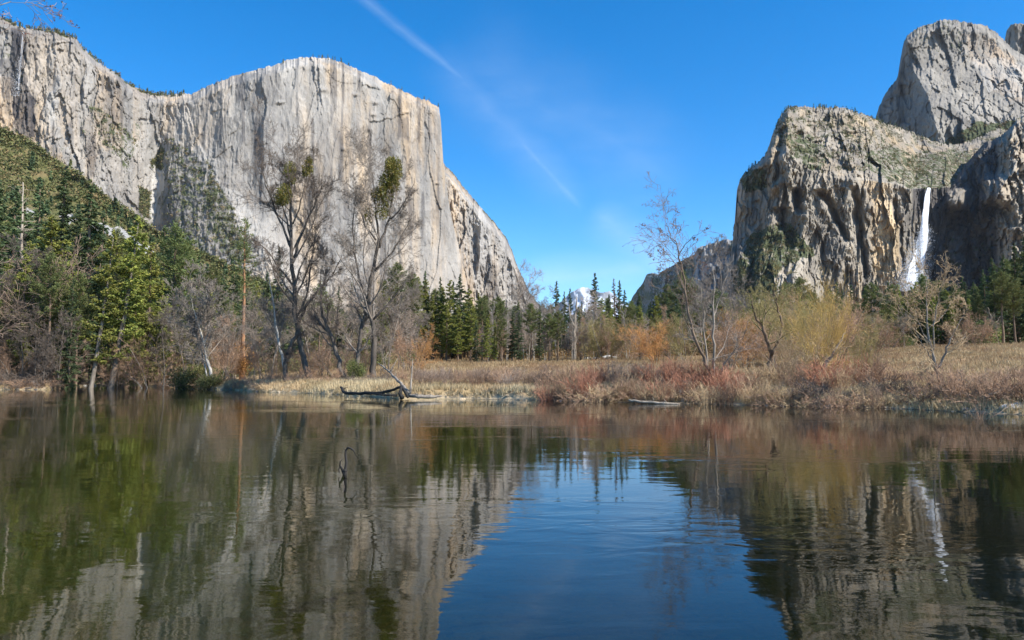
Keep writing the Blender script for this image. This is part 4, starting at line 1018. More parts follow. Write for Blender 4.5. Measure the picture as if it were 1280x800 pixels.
# trees leaning out over the left shore, given by hand
hand = [
    # proto, px, Y, top py, width, words
    ('cedar_lean', 112, 118, 285, .95, 'yellow-green cedar on the shorter slanting trunk, nearer the left picture edge'),
    ('cedar_lean', 136, 121, 268, 1.15, 'bright yellow-green cedar on the long pale slanting trunk at the left shore'),
]
for p, px, Y, top, w, lab in hand:
    put(PR[p], px, Y, top=top, w=w, label=lab, cat='tree', group='leaning cedars of the left shore', rz=.15)
put(PR['ponderosa'], 303, 128, top=272, w=1.0, label='orange-barked pine with a thin green crown between white leaning tree and mistletoe tree')
LFT = 'left shore'; MID = 'meadow edge'; BACK = 'back of forest'
C1 = [('fir', 8, 150, 232, 1.1), ('fir', 40, 160, 222, 1.1), ('cedar', 30, 132, 300, 1.0), ('fir', 70, 150, 213, 1.15), ('cedar', 58, 128, 270, 1.2), ('fir', 104, 152, 232, 1.3), ('fir', 122, 165, 262, 1.0),
      ('cedar', 84, 135, 318, .9), ('cedar', 158, 138, 296, 1.1), ('cedar', 183, 128, 302, .95), ('cedar', 172, 150, 290, 1.0), ('pine', 212, 150, 278, 1.15), ('fir', 198, 170, 282, 1.0), ('pine', 226, 172, 300, .9), ('cedar', 5, 125, 322, 1.0), ('cedar', -8, 118, 352, 1.0), ('cedar', 22, 117, 372, .95), ('pine', 44, 120, 345, 1.0), ('cedar', 66, 118, 362, 1.0), ('cedar', 88, 121, 372, .9), ('fir', 34, 128, 330, 1.0), ('cedar', 168, 126, 352, .9), ('cedar', 200, 130, 350, .9), ('cedar', 222, 134, 372, .9), ('pine', 282, 140, 372, 1.0), ('cedar', 240, 140, 368, .9), ('cedar', 262, 150, 362, .9), 
      ('fir', 245, 190, 318, 1.0), ('pine', 262, 180, 330, 1.0), ('fir', 277, 175, 336, 1.0), ('fir', 290, 180, 332, 1.1), ('cedar', 318, 170, 350, .9), ('fir', -15, 140, 225, 1.1), ('fir', 20, 185, 250, 1.1), ('fir', 88, 180, 262, 1.1), ('pine', 140, 175, 285, 1),
      ('fir', 346, 165, 308, 1.1), ('fir', 332, 180, 340, 1.0), ('pine', 398, 175, 352, 1.0), ('fir', 422, 180, 358, 1.0), ('fir', 438, 168, 352, 1.1), ('pine', 412, 160, 372, 1.0), ('cedar', 450, 160, 372, 1.),
      ('pine', 497, 172, 328, 1.1), ('pine', 514, 165, 338, 1.0), ('cedar', 482, 165, 365, 1.0), ('fir', 530, 190, 338, .9), ('fir', 549, 195, 346, .9), ('cedar', 540, 160, 368, 1.), ('cedar', 558, 158, 378, 1.1), ('fir', 575, 170, 342, 1.15),
      ('cedar', 572, 155, 380, 1.1), ('cedar', 588, 156, 376, 1.1), ('pine', 603, 165, 372, 1), ('cedar', 612, 165, 392, 1.), ('pine', 628, 175, 382, 1), ('fir', 648, 168, 376, 1.0), ('pine', 660, 190, 378, 1.0), ('fir', 640, 190, 388, 1.0)]
C2 = [('fir', 697, 215, 351, .9), ('fir', 706, 205, 364, .8), ('fir', 713, 210, 360, .8), ('fir', 745, 205, 341, 1.0), ('browncon', 770, 200, 348, 1.0), ('fir', 775, 215, 350, 1.1), ('fir', 781, 198, 362, 1.0), ('pine', 760, 195, 372, 1.0),
      ('cedar', 750, 180, 388, 1.2), ('cedar', 775, 178, 392, 1.2), ('fir', 802, 205, 372, 1.1), ('fir', 818, 215, 376, 1.), ('cedar', 790, 178, 398, 1.), ('pine', 836, 215, 355, 1.0), ('pine', 855, 205, 338, 1.0), ('pine', 870, 210, 352, 1.0), ('fir', 845, 225, 372, 1.1),
      ('fir', 828, 195, 388, 1.0), ('pine', 688, 200, 380, .9), ('fir', 680, 215, 384, .8), ('fir', 728, 225, 376, .8), ('fir', 812, 240, 380, 1), ('fir', 885, 225, 372, 1.), ('pine', 905, 205, 366, 1.), ('fir', 922, 215, 378, 1.),
      ('cedar', 930, 175, 372, 1.0), ('cedar', 945, 180, 366, 1.0), ('pine', 985, 205, 352, 1.0), ('pine', 1003, 200, 346, 1.1), ('fir', 965, 225, 368, 1.), ('fir', 1022, 220, 362, 1.), ('fir', 1050, 200, 352, 1.1), ('pine', 1040, 215, 362, 1.), ('fir', 1068, 205, 356, 1.2),
      ('fir', 1085, 185, 358, 1.2), ('fir', 1100, 195, 350, 1.2), ('fir', 1116, 180, 352, 1.2), ('pine', 1090, 170, 375, 1.1), ('fir', 1128, 205, 362, 1.1), ('cedar', 1140, 170, 368, 1.), ('pine', 1158, 175, 342, 1.2), ('cedar', 1150, 165, 352, 1.3), ('pine', 1178, 170, 350, 1.3),
      ('fir', 1195, 190, 352, 1.1), ('cedar', 1188, 165, 362, 1.2), ('fir', 1208, 175, 345, 1.1), ('fir', 1222, 190, 352, 1.), ('fir', 1236, 165, 336, 1.1), ('fir', 1248, 160, 322, 1.2), ('fir', 1262, 165, 318, 1.2), ('fir', 1276, 150, 304, 1.2), ('fir', 1292, 145, 290, 1.2), ('fir', 1310, 150, 285, 1.2),
      ('pine', 1256, 140, 338, 1.1), ('pine', 1228, 150, 368, 1.1), ('cedar', 1215, 155, 372, 1.), ('pine', 1272, 140, 345, 1.1)]
WORDS = {'fir': ('slim dark green fir', 'dark green fir', 'dense dark fir'), 'cedar': ('yellow-green cedar', 'full yellow-green cedar', 'bright cedar'), 'pine': ('loose green pine', 'tall-trunked pine', 'open-crowned pine')}
for px in np.arange(470, 690, 9.): C1.append((rnd.choice(['cedar', 'pine', 'fir', 'cedar']), px + rnd.uniform(-3, 3), rnd.uniform(170, 186), float(np.interp(px, [470, 560, 600, 690], [352, 350, 372, 384])) + rnd.uniform(-6, 18), 1.15))
for px in np.arange(694, 1080, 12.): C2.append((rnd.choice(['fir', 'pine', 'fir']), px + rnd.uniform(-4, 4), rnd.uniform(190, 215), float(np.interp(px, [694, 730, 745, 770, 860, 1080], [372, 382, 362, 368, 362, 365])) + rnd.uniform(-2, 20), 1.15))
for px in np.arange(1085, 1300, 10.): C2.append((rnd.choice(['fir', 'fir', 'pine', 'cedar']), px + rnd.uniform(-4, 4), rnd.uniform(150, 180), float(np.interp(px, [1085, 1150, 1200, 1250, 1300], [362, 352, 352, 330, 300])) + rnd.uniform(-2, 22), 1.2))
for px in np.arange(596, 700, 11.): C1.append((rnd.choice(['cedar', 'pine', 'fir']), px + rnd.uniform(-3, 3), rnd.uniform(140, 150), rnd.uniform(374, 402), 1.05))
for px in np.arange(728, 862, 12.): C2.append((rnd.choice(['cedar', 'pine', 'fir', 'cedar']), px + rnd.uniform(-3, 3), rnd.uniform(156, 172), rnd.uniform(368, 400), 1.1))
for px in np.arange(925, 1085, 15.): C2.append((rnd.choice(['cedar', 'pine', 'fir']), px + rnd.uniform(-3, 3), rnd.uniform(165, 185), rnd.uniform(356, 384), 1.1))
for px in np.arange(1090, 1230, 13.): C2.append((rnd.choice(['cedar', 'pine', 'fir', 'fir']), px + rnd.uniform(-3, 3), rnd.uniform(148, 162), rnd.uniform(352, 380), 1.1))
for px in np.arange(-12, 100, 12.): C1.append((rnd.choice(['cedar', 'fir', 'pine']), px + rnd.uniform(-3, 3), rnd.uniform(114, 121), rnd.uniform(310, 372), .85))
def con(kind, px, Y, top, w, row):
    if kind == 'browncon': return put(PR['browncon'], px, Y, top=top, w=w, words='brown half-dead fir', row=row, group='conifers ' + row)
    k = rnd.randrange(3)
    return put(PR[kind + str(k)], px, Y, top=top, w=w * rnd.uniform(.92, 1.08), words=WORDS[kind][k], row=row, group='conifers ' + row)
for t_ in C1: con(*t_, LFT if t_[1] < 320 else MID if t_[1] > 520 else 'behind the bank')
for t_ in C2: con(*t_, MID if t_[1] < 1110 else 'cliff foot')
# a second, deeper rank closes the gaps
bt = [(-60, 240), (20, 262), (100, 282), (180, 310), (260, 345), (330, 362), (430, 378), (520, 372), (600, 392), (660, 392), (700, 384), (760, 384), (830, 390), (900, 388), (1000, 378), (1100, 368), (1200, 362), (1300, 335)]
px = -40
while px < 1320:
    top = np.interp(px, [q for q, _ in bt], [q for _, q in bt]) + rnd.uniform(-4, 16)
    kd = rnd.choice(['fir', 'fir', 'pine', 'cedar'] if px < 680 else ['fir', 'fir', 'pine'])
    con(kd, px, rnd.uniform(225, 290), top, 1.25, BACK); px += rnd.uniform(9, 15)

# bare trees
def bt_put(key, px, Y, top, w, words, row, grp): return put(PR[key], px, Y, top=top, w=w, words=words, row=row, group=grp)
for i in range(11):        # dark bare thicket trees at the far left
    k = rnd.choice(['bush_purple', 'bare1', 'bare1', 'bush_brown', 'bare1']); px = -20 + i * 9.5 + rnd.uniform(-3, 3)
    bt_put(k, px, rnd.uniform(111, 124), np.interp(px, [0, 50, 100], [412, 432, 452]) + rnd.uniform(-35, 20), 1.0, {'bush_purple': 'purple-brown bushy bare tree', 'bush_brown': 'brown bushy bare tree', 'bare1': 'dark bare tree'}[k], LFT, 'bare brush trees at the left')
for px, Y, top, k in [(10, 116, 330, 'bare1'), (-5, 116, 310, 'bush_purple'), (230, 128, 395, 'bare0'), (246, 120, 405, 'bare2'), (282, 122, 405, 'bare0'), (292, 130, 400, 'bush_brown'), (275, 116, 425, 'bush_brown'), (318, 112, 410, 'bare0'), (325, 116, 385, 'bare2'), (336, 108, 430, 'bush_brown'),
                  (345, 118, 405, 'bare0'), (205, 122, 405, 'bare1'), (192, 124, 425, 'bush_brown'), (150, 124, 430, 'bush_brown'), (395, 106, 425, 'bush_brown'), (410, 112, 405, 'bare0'), (442, 112, 395, 'bare0'), (480, 104, 408, 'bare0'), (505, 112, 400, 'bare2'), (458, 108, 425, 'bush_purple'), (402, 108, 385, 'bare0'), (430, 110, 365, 'bare2'), (446, 104, 372, 'bare0'), (486, 106, 360, 'bare0'), (498, 110, 385, 'bare2'), (388, 108, 372, 'bare0'), (340, 106, 372, 'bare0'), (508, 106, 412, 'bush_brown'),
                  (476, 98, 425, 'bare0'), (420, 102, 430, 'bush_purple'), (380, 104, 432, 'bush_brown'), (350, 104, 440, 'bush_brown'), (262, 130, 390, 'bare0'), (512, 118, 400, 'bare1'), (375, 112, 385, 'bare2')]:
    bt_put(k, px, Y, top, 1.0, {'bare0': 'grey bare tree', 'bare1': 'dark bare tree', 'bare2': 'lilac-grey bare tree', 'bush_brown': 'brown many-stemmed tree', 'bush_purple': 'purple-brown many-stemmed tree'}[k], LFT if px < 330 else 'on the bank', 'bare trees of the left bank')
for px in list(np.arange(598, 740, 7.)) + list(np.arange(745, 850, 13.)):    # the grey grove below the snowy summit
    k = rnd.randrange(3); bt_put('slim%d' % k, px + rnd.uniform(-2, 2), rnd.uniform(146, 168), rnd.uniform(384, 412), 1.0, ('pale slender bare tree', 'lilac slender bare tree', 'brown slender bare tree')[k], MID, 'slender bare trees of the grove')
for px, Y, top, k in [(666, 175, 352, 'bare2'), (686, 165, 376, 'bare0'), (733, 160, 380, 'bare2'), (520, 140, 395, 'bare0'), (640, 160, 385, 'bare0')]:
    bt_put(k, px, Y, top, 1.0, {'bare0': 'grey bare tree', 'bare2': 'lilac-grey bare tree'}[k], MID, 'bare trees at the meadow edge')
for px, Y, top, k in [(742, 156, 398, 'bush_brown'), (757, 150, 400, 'bush_olive'), (772, 156, 408, 'bush_brown'), (787, 150, 398, 'bush_olive'), (796, 142, 405, 'bush_brown'), (842, 140, 402, 'bush_brown'), (858, 130, 392, 'bush_olive'),
                  (880, 100, 375, 'bare0'), (905, 90, 372, 'bare0'), (915, 84, 392, 'bush_brown'), (938, 110, 385, 'bush_olive'), (948, 120, 378, 'bush_olive'),
                  (985, 95, 388, 'bush_olive'), (1000, 88, 380, 'bush_olive'), (1045, 92, 378, 'bush_brown'), (1020, 98, 372, 'bush_olive'), (930, 92, 395, 'bush_orange'), (1090, 100, 402, 'bush_brown'), (975, 84, 402, 'bush_brown'), (1050, 120, 375, 'bush_brown'), (1082, 120, 390, 'bush_olive'), (1095, 130, 395, 'bare0'), (1112, 138, 392, 'bush_brown'), (1132, 135, 395, 'bare0'), (1205, 130, 392, 'bush_brown'), (1250, 140, 395, 'bare0'), (1225, 140, 400, 'bush_brown'),
                  (1010, 120, 358, 'bush_olive'), (975, 110, 372, 'bush_brown')]:
    bt_put(k, px, Y, top, 1.0, {'bare0': 'grey bare tree', 'bush_brown': 'brown many-stemmed tree', 'bush_olive': 'olive-yellow many-stemmed tree', 'bush_orange': 'orange many-stemmed tree'}[k], 'across the meadow' if px < 1110 else 'cliff foot', 'bare trees across the meadow')

# the coloured willows that stand out
o = put(PR['bush_orange'], 820, 118, top=408, w=1.15, label='large rusty orange willow at the right end of the meadow')
YW = dict(BUSHY, rmin=.009, kids=[8, 7, 5])
a = bare_tree('yellow_willow', 701, 10, S=YW, stems=11, spread=.6, bark='twig_yellow', twigs='twig_yellow', r0=.07, trunk_levels=1)
put(a, 1026, 56, top=354, w=.58, label='big golden yellow willow spreading from the right bank')
a = bare_tree('golden_willow', 702, 9, S=YW, stems=8, spread=.6, bark='twig_yellow', twigs='twig_olive', r0=.06, trunk_levels=1)
put(a, 1068, 60, top=402, w=.7, label='smaller olive-gold willow right of the big yellow willow')
a = bare_tree('amber_willow', 705, 9, S=YW, stems=7, spread=.5, bark='twig_tan', twigs='twig_tan', r0=.06, trunk_levels=1)
put(a, 992, 60, top=388, w=.6, label='amber many-stemmed willow just left of the big yellow willow')
a = bare_tree('small_orange_tree', 703, 6, S=BUSHY, stems=2, spread=.3, bark='bark_dark', twigs='twig_orange', r0=.06, trunk_levels=1)
put(a, 517, 80, top=412, w=.7, label='small bare tree with rusty twigs behind the beached log')
a = shrub('rust_needled_sapling', 704, 6, 1.0, 16, 'twig_orange', 'willow', ('rustleaf', 2600, .3, .22))
put(a, 303, 120, top=428, w=.75, label='rusty orange sapling at the foot of the orange-barked pine')
a = put(PR['darkgreen'], 262, 112, H=3.2, label='dark evergreen shrub at the foot of the white-barked tree', cat='shrub')
a = put(PR['green'], 443, 92, H=2.9, w=.7, label='pale green bush on the bank between the leaning and right mistletoe trees', cat='shrub')
for px, Y, H, w, lab in [(1213, 150, 5.2, 1.1, 'left one of the two big round green shrubs at the far right'), (1232, 145, 5.6, 1.15, 'right one of the two big round green shrubs at the far right'), (1128, 150, 3.4, .9, 'low green shrub at the foot of the cliff left of the bare V tree'),
                         (1080, 155, 2.6, 1., 'low green shrub behind the yellow willow')]:
    put(PR['green'], px, Y, H=H, w=w, label=lab, cat='shrub', group='green shrubs beyond the meadow')
put(PR['darkgreen'], 232, 118, H=5, label='broad olive evergreen shrub on the left shore beside the white-barked tree', cat='shrub')

# ------------------------------------------------------------------ willow and bramble shrubs of the bank
def bank(px, s, key, H, w, words, row, grp):
    th = math.atan(T(px)); Rr = float(Rshore(np.array([th]))[0]) + s
    put(PR[key], px, Rr * math.cos(th), H=H, w=w, words=words, row=row, cat='shrub', group=grp)
SW = {'will_tan': 'straw-coloured willow shrub', 'will_brown': 'brown willow shrub', 'will_purple': 'purple-brown willow shrub', 'will_lilac': 'lilac-grey willow shrub', 'will_red': 'red-stemmed dogwood shrub', 'bram_brown': 'brown bramble', 'bram_dark': 'dark bramble', 'bram_tan': 'straw-coloured bramble'}
def run(x0, x1, step, s0, s1, keys, h0, h1, row, w=1.0):
    px = x0
    while px < x1:
        k = rnd.choice(keys); bank(px + rnd.uniform(-2, 2), rnd.uniform(s0, s1), k, rnd.uniform(h0, h1), w * rnd.uniform(.9, 1.25), SW[k], row, 'shrubs ' + row); px += step * rnd.uniform(.75, 1.25)
FRONT = 'by the water'; BEH = 'up the bank'
run(-10, 100, 10, 1, 4, ['bram_dark', 'bram_dark', 'bram_brown'], 1.3, 2.4, FRONT, 1.3)
run(-5, 110, 11, 5, 9, ['bram_dark', 'will_purple'], 2.0, 3.4, BEH, 1.2)
run(105, 335, 12, 2, 8, ['bram_dark', 'bram_brown', 'will_brown'], 1.0, 2.2, BEH)
run(215, 262, 12, 2, 4, ['bram_brown', 'bram_dark'], 1.6, 2.4, FRONT)
run(292, 340, 9, .2, 2.5, ['bram_brown', 'bram_tan'], .9, 1.5, FRONT)
run(338, 520, 12, 7, 14, ['bram_brown', 'will_brown', 'bram_dark'], 1.0, 2.0, BEH)
run(526, 690, 8, 4, 8, ['will_purple', 'will_purple', 'will_brown', 'will_lilac'], 1.3, 1.8, BEH, 1.1)
run(530, 700, 9, 10, 15, ['will_lilac', 'will_brown', 'will_tan', 'bram_tan'], 1.2, 1.7, 'behind the bank', 1.1)
run(676, 860, 8, -.5, 1.6, ['will_tan', 'will_brown', 'bram_brown', 'bram_tan', 'will_brown', 'will_red'], 1.2, 2.0, FRONT)
run(690, 860, 9, 4, 7, ['will_brown', 'will_lilac', 'will_tan', 'will_purple', 'will_red'], 1.6, 2.3, BEH)
run(700, 860, 18, 9, 14, ['will_tan', 'will_tan', 'will_brown'], 1.1, 1.7, 'behind the bank')
run(840, 925, 8, 1.5, 6, ['will_red', 'will_red', 'will_brown'], 1.7, 2.4, BEH)
run(850, 1110, 10, -.3, 1.8, ['bram_tan', 'bram_brown', 'will_tan', 'will_brown', 'bram_dark'], 1.2, 1.8, FRONT)
run(915, 1110, 11, 4, 8, ['will_tan', 'will_brown', 'will_red', 'bram_tan', 'bram_brown'], 1.6, 2.3, BEH)
run(1095, 1165, 12, 1.2, 5, ['bram_dark', 'bram_brown'], 1.4, 1.8, BEH)
run(1178, 1460, 12, 2.2, 4.5, ['bram_dark', 'bram_brown', 'will_brown'], 1.5, 1.9, BEH, 1.1)
run(1110, 1460, 18, 7, 12, ['bram_brown', 'will_brown', 'will_tan'], 1.0, 1.4, 'behind the bank', 1.1)
# ------------------------------------------------------------------ dry grass: nobody could count it
def grass(name, label, pts, h, w, per, seed, mat='drygrass', warm=.2):
    rng = np.random.default_rng(seed); n = len(pts)
    base = np.repeat(pts, per, 0) + np.concatenate([rng.normal(size=(n * per, 2)) * .14, np.zeros((n * per, 1))], 1)
    m = len(base); hh = rng.uniform(.5, 1.2, m) * np.repeat(h, per); az = rng.uniform(0, 6.28, m); ln = rng.uniform(.1, .75, m) * hh
    tip = base + np.stack([np.cos(az) * ln, np.sin(az) * ln, hh], 1); ww = np.repeat(w, per)
    sd_ = np.stack([-np.sin(az), np.cos(az), 0 * az], 1) * ww[:, None] * .5
    base[:, 2] -= .05
    V = np.stack([base - sd_, base + sd_, tip], 1).reshape(-1, 3); i = np.arange(m) * 3
    o = mesh_np(name, V, [np.stack([i, i + 1, i + 2], 1)], M[mat])
    t = np.stack([np.clip(np.repeat(sm(.3, .7, fbm(pts[:, 0] * .25, pts[:, 1] * .25, seed, 4)), per) * .75 + rng.random(m) * .3, 0, 1), np.repeat(sm(.5, .68, fbm(pts[:, 0] * .18, pts[:, 1] * .18, seed + 40, 3)) * warm * 3, per), 0 * az], 1)
    set_attr(o, 'tint', np.repeat(t, 3, 0)); stuff(o, label, 'grass'); return o
rg = np.random.default_rng(77)
def spread(n, p0, p1, s0, s1, powr=1.0):
    px = rg.uniform(p0, p1, n); th = np.arctan(np.array([T(q) for q in (p0, p1)])); t = lerp(th[0], th[1], (px - p0) / (p1 - p0))
    R_ = Rshore(t) + s0 + (s1 - s0) * rg.random(n) ** powr
    x = R_ * np.sin(t); y = R_ * np.cos(t); z = G(x, y); return np.stack([x, y, z], 1)
p = spread(10500, 320, 1520, .35, 14, 1.2)
grass('bank_grass', 'dry straw-coloured grass along the river bank', p, .3 + .25 * rg.random(len(p)), .05 + .03 * rg.random(len(p)), 9, 1, 'straw', warm=.2)
p = spread(19500, 330, 1520, 12, 118, .9)
grass('meadow_grass', 'tan dry grass covering the meadow beyond the bank', p, .3 + .35 * rg.random(len(p)), .05 + .06 * rg.random(len(p)), 12, 2, warm=.15)
p = spread(2600, -30, 330, .4, 10)
grass('shore_grass', 'sparse dry grass and litter on the shaded left shore', p, .2 + .25 * rg.random(len(p)), .08 + .05 * rg.random(len(p)), 6, 3, warm=.5)

# ------------------------------------------------------------------ brush and small trees on the cliffs and the hillside
def blobs(name, label, pts, size, mat, per, seed, cat, conif=None, lf=1.0):
    rng = np.random.default_rng(seed); n = len(pts)
    v = rng.normal(size=(n * per, 3)); v /= np.linalg.norm(v, axis=1)[:, None]; v *= (rng.random(n * per) ** .4)[:, None]
    s = np.repeat(size, per)
    if conif is not None:
        hgt = rng.random(n * per); rr = (1 - hgt) * .28 + .03
        v = np.stack([v[:, 0] * rr * 2, v[:, 1] * rr * 2, hgt * 2.4], 1)
    c = np.repeat(pts, per, 0) + v * s[:, None] * np.array([1, 1, .75 if conif is None else 1]) + np.array([0, 0, 1])[None] * (s * (.3 if conif is None else 0))[:, None]
    tone = np.repeat(rng.random(n), per)
    t = np.stack([np.clip(tone * .6 + rng.random(n * per) * .45, 0, 1), (np.repeat(rng.random(n), per) < .22) * 1., 0 * tone], 1)
    o = leaves(name, c, rng.normal(size=(n * per, 3)), s * rng.uniform(.45, .8, n * per) * lf, s * rng.uniform(.3, .5, n * per) * lf, t, M[mat], None, rng)
    return stuff(o, label, cat)
def pick(rim, n, w, seed):
    x, y, z, px, py, mk = RIM_ALL[rim]; rng = np.random.default_rng(seed)
    p = w(px, py, mk).ravel(); p = p / p.sum(); i = rng.choice(p.size, n, p=p)
    return np.stack([x.ravel()[i], y.ravel()[i], z.ravel()[i]], 1), px.ravel()[i], py.ravel()[i]
pts, qx, qy = pick('wooded_hill', 15000, lambda px, py, mk: (mk[..., 3] < .5) * (py < 440) * (px > -60) * (px < 420) * (.25 + vn(px * .06, py * .09, 3) ** 1.5), 5)
dist = pts[:, 1] / 400.
blobs('hillside_brush', 'green and brown chaparral brush covering the left hillside', pts, (1.4 + 1.6 * rg.random(len(pts))) * np.clip(dist, .5, 1.8), 'brush', 12, 6, 'brush')
pts, qx, qy = pick('wooded_hill', 110, lambda px, py, mk: (py > 185) * (py < 350) * (px > -30) * (px < 340) * (mk[..., 3] < .5) * (.2 + sm(200, 300, py)), 7)
blobs('hillside_conifers', 'small dark conifers scattered over the brushy hillside', pts, 4 + 2.5 * rg.random(len(pts)), 'fir', 90, 8, 'forest', 1)
pts, qx, qy = pick('granite_buttress', 5500, lambda px, py, mk: sm(.2, .5, mk[..., 0]) * (.06 + sm(.42, .62, fbm(px * .16, py * .3, 55, 4))) * (py < 440) * (px < 1330), 9)
blobs('cliff_brush', 'dark green brush on the ledges and the hanging valley above the waterfall', pts, 1.8 + 3.2 * rg.random(len(pts)), 'brush', 10, 10, 'brush')
pts, qx, qy = pick('granite_buttress', 130, lambda px, py, mk: ((py - np.interp(px, [a for a, _ in TOP_L], [b for _, b in TOP_L])) < 4.) * (px < 1180) * (px > 915) * (vn(px * .1, 0 * px, 3) > .4), 11)
blobs('rim_trees', 'tiny conifers along the rim of the waterfall cliff', pts, 2 + 2.6 * rg.random(len(pts)), 'fir', 30, 12, 'forest', 1)
pts, qx, qy = pick('granite_cliff', 360, lambda px, py, mk: ((py - np.interp(px, [a for a, _ in TOP_W], [b for _, b in TOP_W])) < 2.5) * (.05 + (px < 230) * (vn(px * .05, 0 * px, 3) > .35) + .25 * (px > 390)), 13)
blobs('clifftop_trees', 'tiny trees along the skyline of the pale granite wall', pts, 2 + 4 * rg.random(len(pts)), 'brush', 26, 14, 'forest', 1)
pts, qx, qy = pick('granite_cliff', 1300, lambda px, py, mk: sm(.4, .8, mk[..., 0]) * (px < 320), 15)
blobs('gully_brush', 'dark brush in the gully left of the pale granite wall', pts, 4 + 5 * rg.random(len(pts)), 'brush', 12, 16, 'brush')
pts, qx, qy = pick('granite_dome', 900, lambda px, py, mk: sm(.3, .7, mk[..., 0]), 17)
blobs('dome_brush', 'small bushes on the ledges of the high granite dome', pts, 4 + 4 * rg.random(len(pts)), 'brush', 12, 18, 'brush')

# undergrowth at the forest edge
def belt(n, p0, p1, y0, y1, seed):
    r = np.random.default_rng(seed); px = r.uniform(p0, p1, n); Y = r.uniform(y0, y1, n); x = np.array([T(q) for q in px]) * Y
    return np.stack([x, Y, G(x, Y)], 1)
p = belt(1500, 515, 1340, 178, 260, 61)
blobs('forest_undergrowth', 'brown and green undergrowth filling the forest edge beyond the meadow', p + [0, 0, .6], 1.4 + 1.6 * rg.random(len(p)), 'brownleaf', 110, 62, 'undergrowth', lf=.26)
p = belt(900, -60, 520, 150, 240, 63)
blobs('forest_undergrowth', 'dark green undergrowth between the trees of the left shore', p + [0, 0, .6], 1.4 + 1.8 * rg.random(len(p)), 'brush', 130, 64, 'undergrowth', lf=.26)
# ------------------------------------------------------------------ waterfalls
def waterfall(name, label, path, Yf, seed, n, strand=26, mist=0, thick=.6):
    rng = np.random.default_rng(seed)
    m, nt, b = newmat(name + '_water'); g = N(nt)
    v = g.noise(g.coord((.25, .25, .03)), 1, 5, .6)
    g.link(g.mix(v, *(((.62, .66, .72), (.92, .94, .96)) if mist > 1000 else ((.34, .35, .36), (.55, .56, .58)))), b.inputs['Base Color']); b.inputs['Roughness'].default_value = .6
    root = empty(name); tb = Tubes()
    py = np.array([q[1] for q in path], float); cx = np.array([q[0] for q in path], float); wd = np.array([q[2] for q in path], float)
    x0, y0, z0 = P(cx[0], py[0], Yf(cx[0], py[0])); root.location = (float(x0), float(y0), float(z0)); o0 = np.array([x0, y0, z0], float)
    for k in range(strand):
        f = np.clip(rng.normal() * .42, -1, 1); y1 = py[-1] - rng.uniform(0, .3 + .5 * abs(f)) * (py[-1] - py[0]) * (rng.random() < .55); ya = py[0] + (rng.random() < .4) * rng.random() * .5 * (py[-1] - py[0])
        if y1 - ya < 12: continue
        tt = np.linspace(ya, y1, 22); wv = np.interp(tt, py, wd)
        x = np.interp(tt, py, cx) + f * wv * .5 + (fbm(tt * .06, 0 * tt + k, seed, 3) - .5) * wv * .45
        Y = np.array([Yf(a_, b_) for a_, b_ in zip(x, tt)]) - 2 - 5 * (tt - py[0]) / (py[-1] - py[0]) - rng.random() * 3
        q = np.stack(P(x, tt, Y), 1) - o0
        e = np.linspace(0, 1, 22); env = np.minimum(1, np.minimum(e * 6 + (ya == py[0]), (1 - e) * 5) + .06)
        tb.add(q, (thick + .02 * wv * rng.uniform(.5, 1.3)) * env, 5, True)
    tb.build('falling_water', m, root)
    if mist:
        C_ = []; 
        for k in range(mist):
            t = rng.random() ** .6; yy = lerp(py[0] + (py[-1] - py[0]) * .35, py[-1] + 2, t); x = np.interp(yy, py, cx) + rng.normal() * np.interp(yy, py, wd) * .55 - abs(rng.normal()) * 5 * t
            C_.append([float(q) for q in P(x, yy, Yf(x, yy) - 6 - rng.random() * 12)])
        C_ = np.array(C_) - o0; mm = len(C_); sz = rng.uniform(.7, 2.2, mm)
        pm, pn, pb = newmat(name + '_spray'); pb.inputs['Base Color'].default_value = (.9, .92, .95, 1); pb.inputs['Alpha'].default_value = .30
        leaves('spray', C_, rng.normal(size=(mm, 3)), sz * 1.5, sz, rng.random((mm, 3)), pm, root, rng)
    return tag(root, label, 'waterfall')
YL = RIM_ALL['granite_buttress']
i0 = YL[3][:, 0]; sel = (i0 > 1125) & (i0 < 1180)
YLx = i0[sel]; YLy = np.array([YL[1][k][(YL[4][k] > 237) & (YL[4][k] < 365)].min() for k in np.where(sel)[0]])
YLy = np.minimum(np.minimum(YLy, np.roll(YLy, 2)), np.roll(YLy, -2))
def Yfall(px, py):
    return float(np.interp(px, YLx, YLy)) - 4
waterfall('waterfall', 'tall white waterfall plunging from the hanging valley into the dark alcove', [(1161, 235, 3.5), (1160, 241, 5), (1158.5, 255, 6.5), (1157, 270, 7.5), (1155, 290, 9.5), (1152.5, 305, 12), (1149.5, 320, 14), (1146, 335, 17), (1143, 350, 20), (1141, 362, 21)], Yfall, 21, 9000, 130, 9000, .62)
def Yrib(px, py):
    x, y, z, gx, gy, mk = RIM_ALL['granite_cliff']; i = int(np.argmin(np.abs(gx[:, 0] - px))); j = int(np.argmin(np.abs(gy[i] - py))); return float(y[max(0, i - 3):i + 4, j].min()) - 4
waterfall('thin_waterfall', 'thin wispy waterfall down the dark stain at the upper left cliff', [(29, 38, 1.6), (28, 55, 2.0), (26.5, 70, 2.4), (25, 85, 2.8), (24, 100, 3.0), (23.5, 118, 3.2)], Yrib, 22, 900, 7, 500, .26)

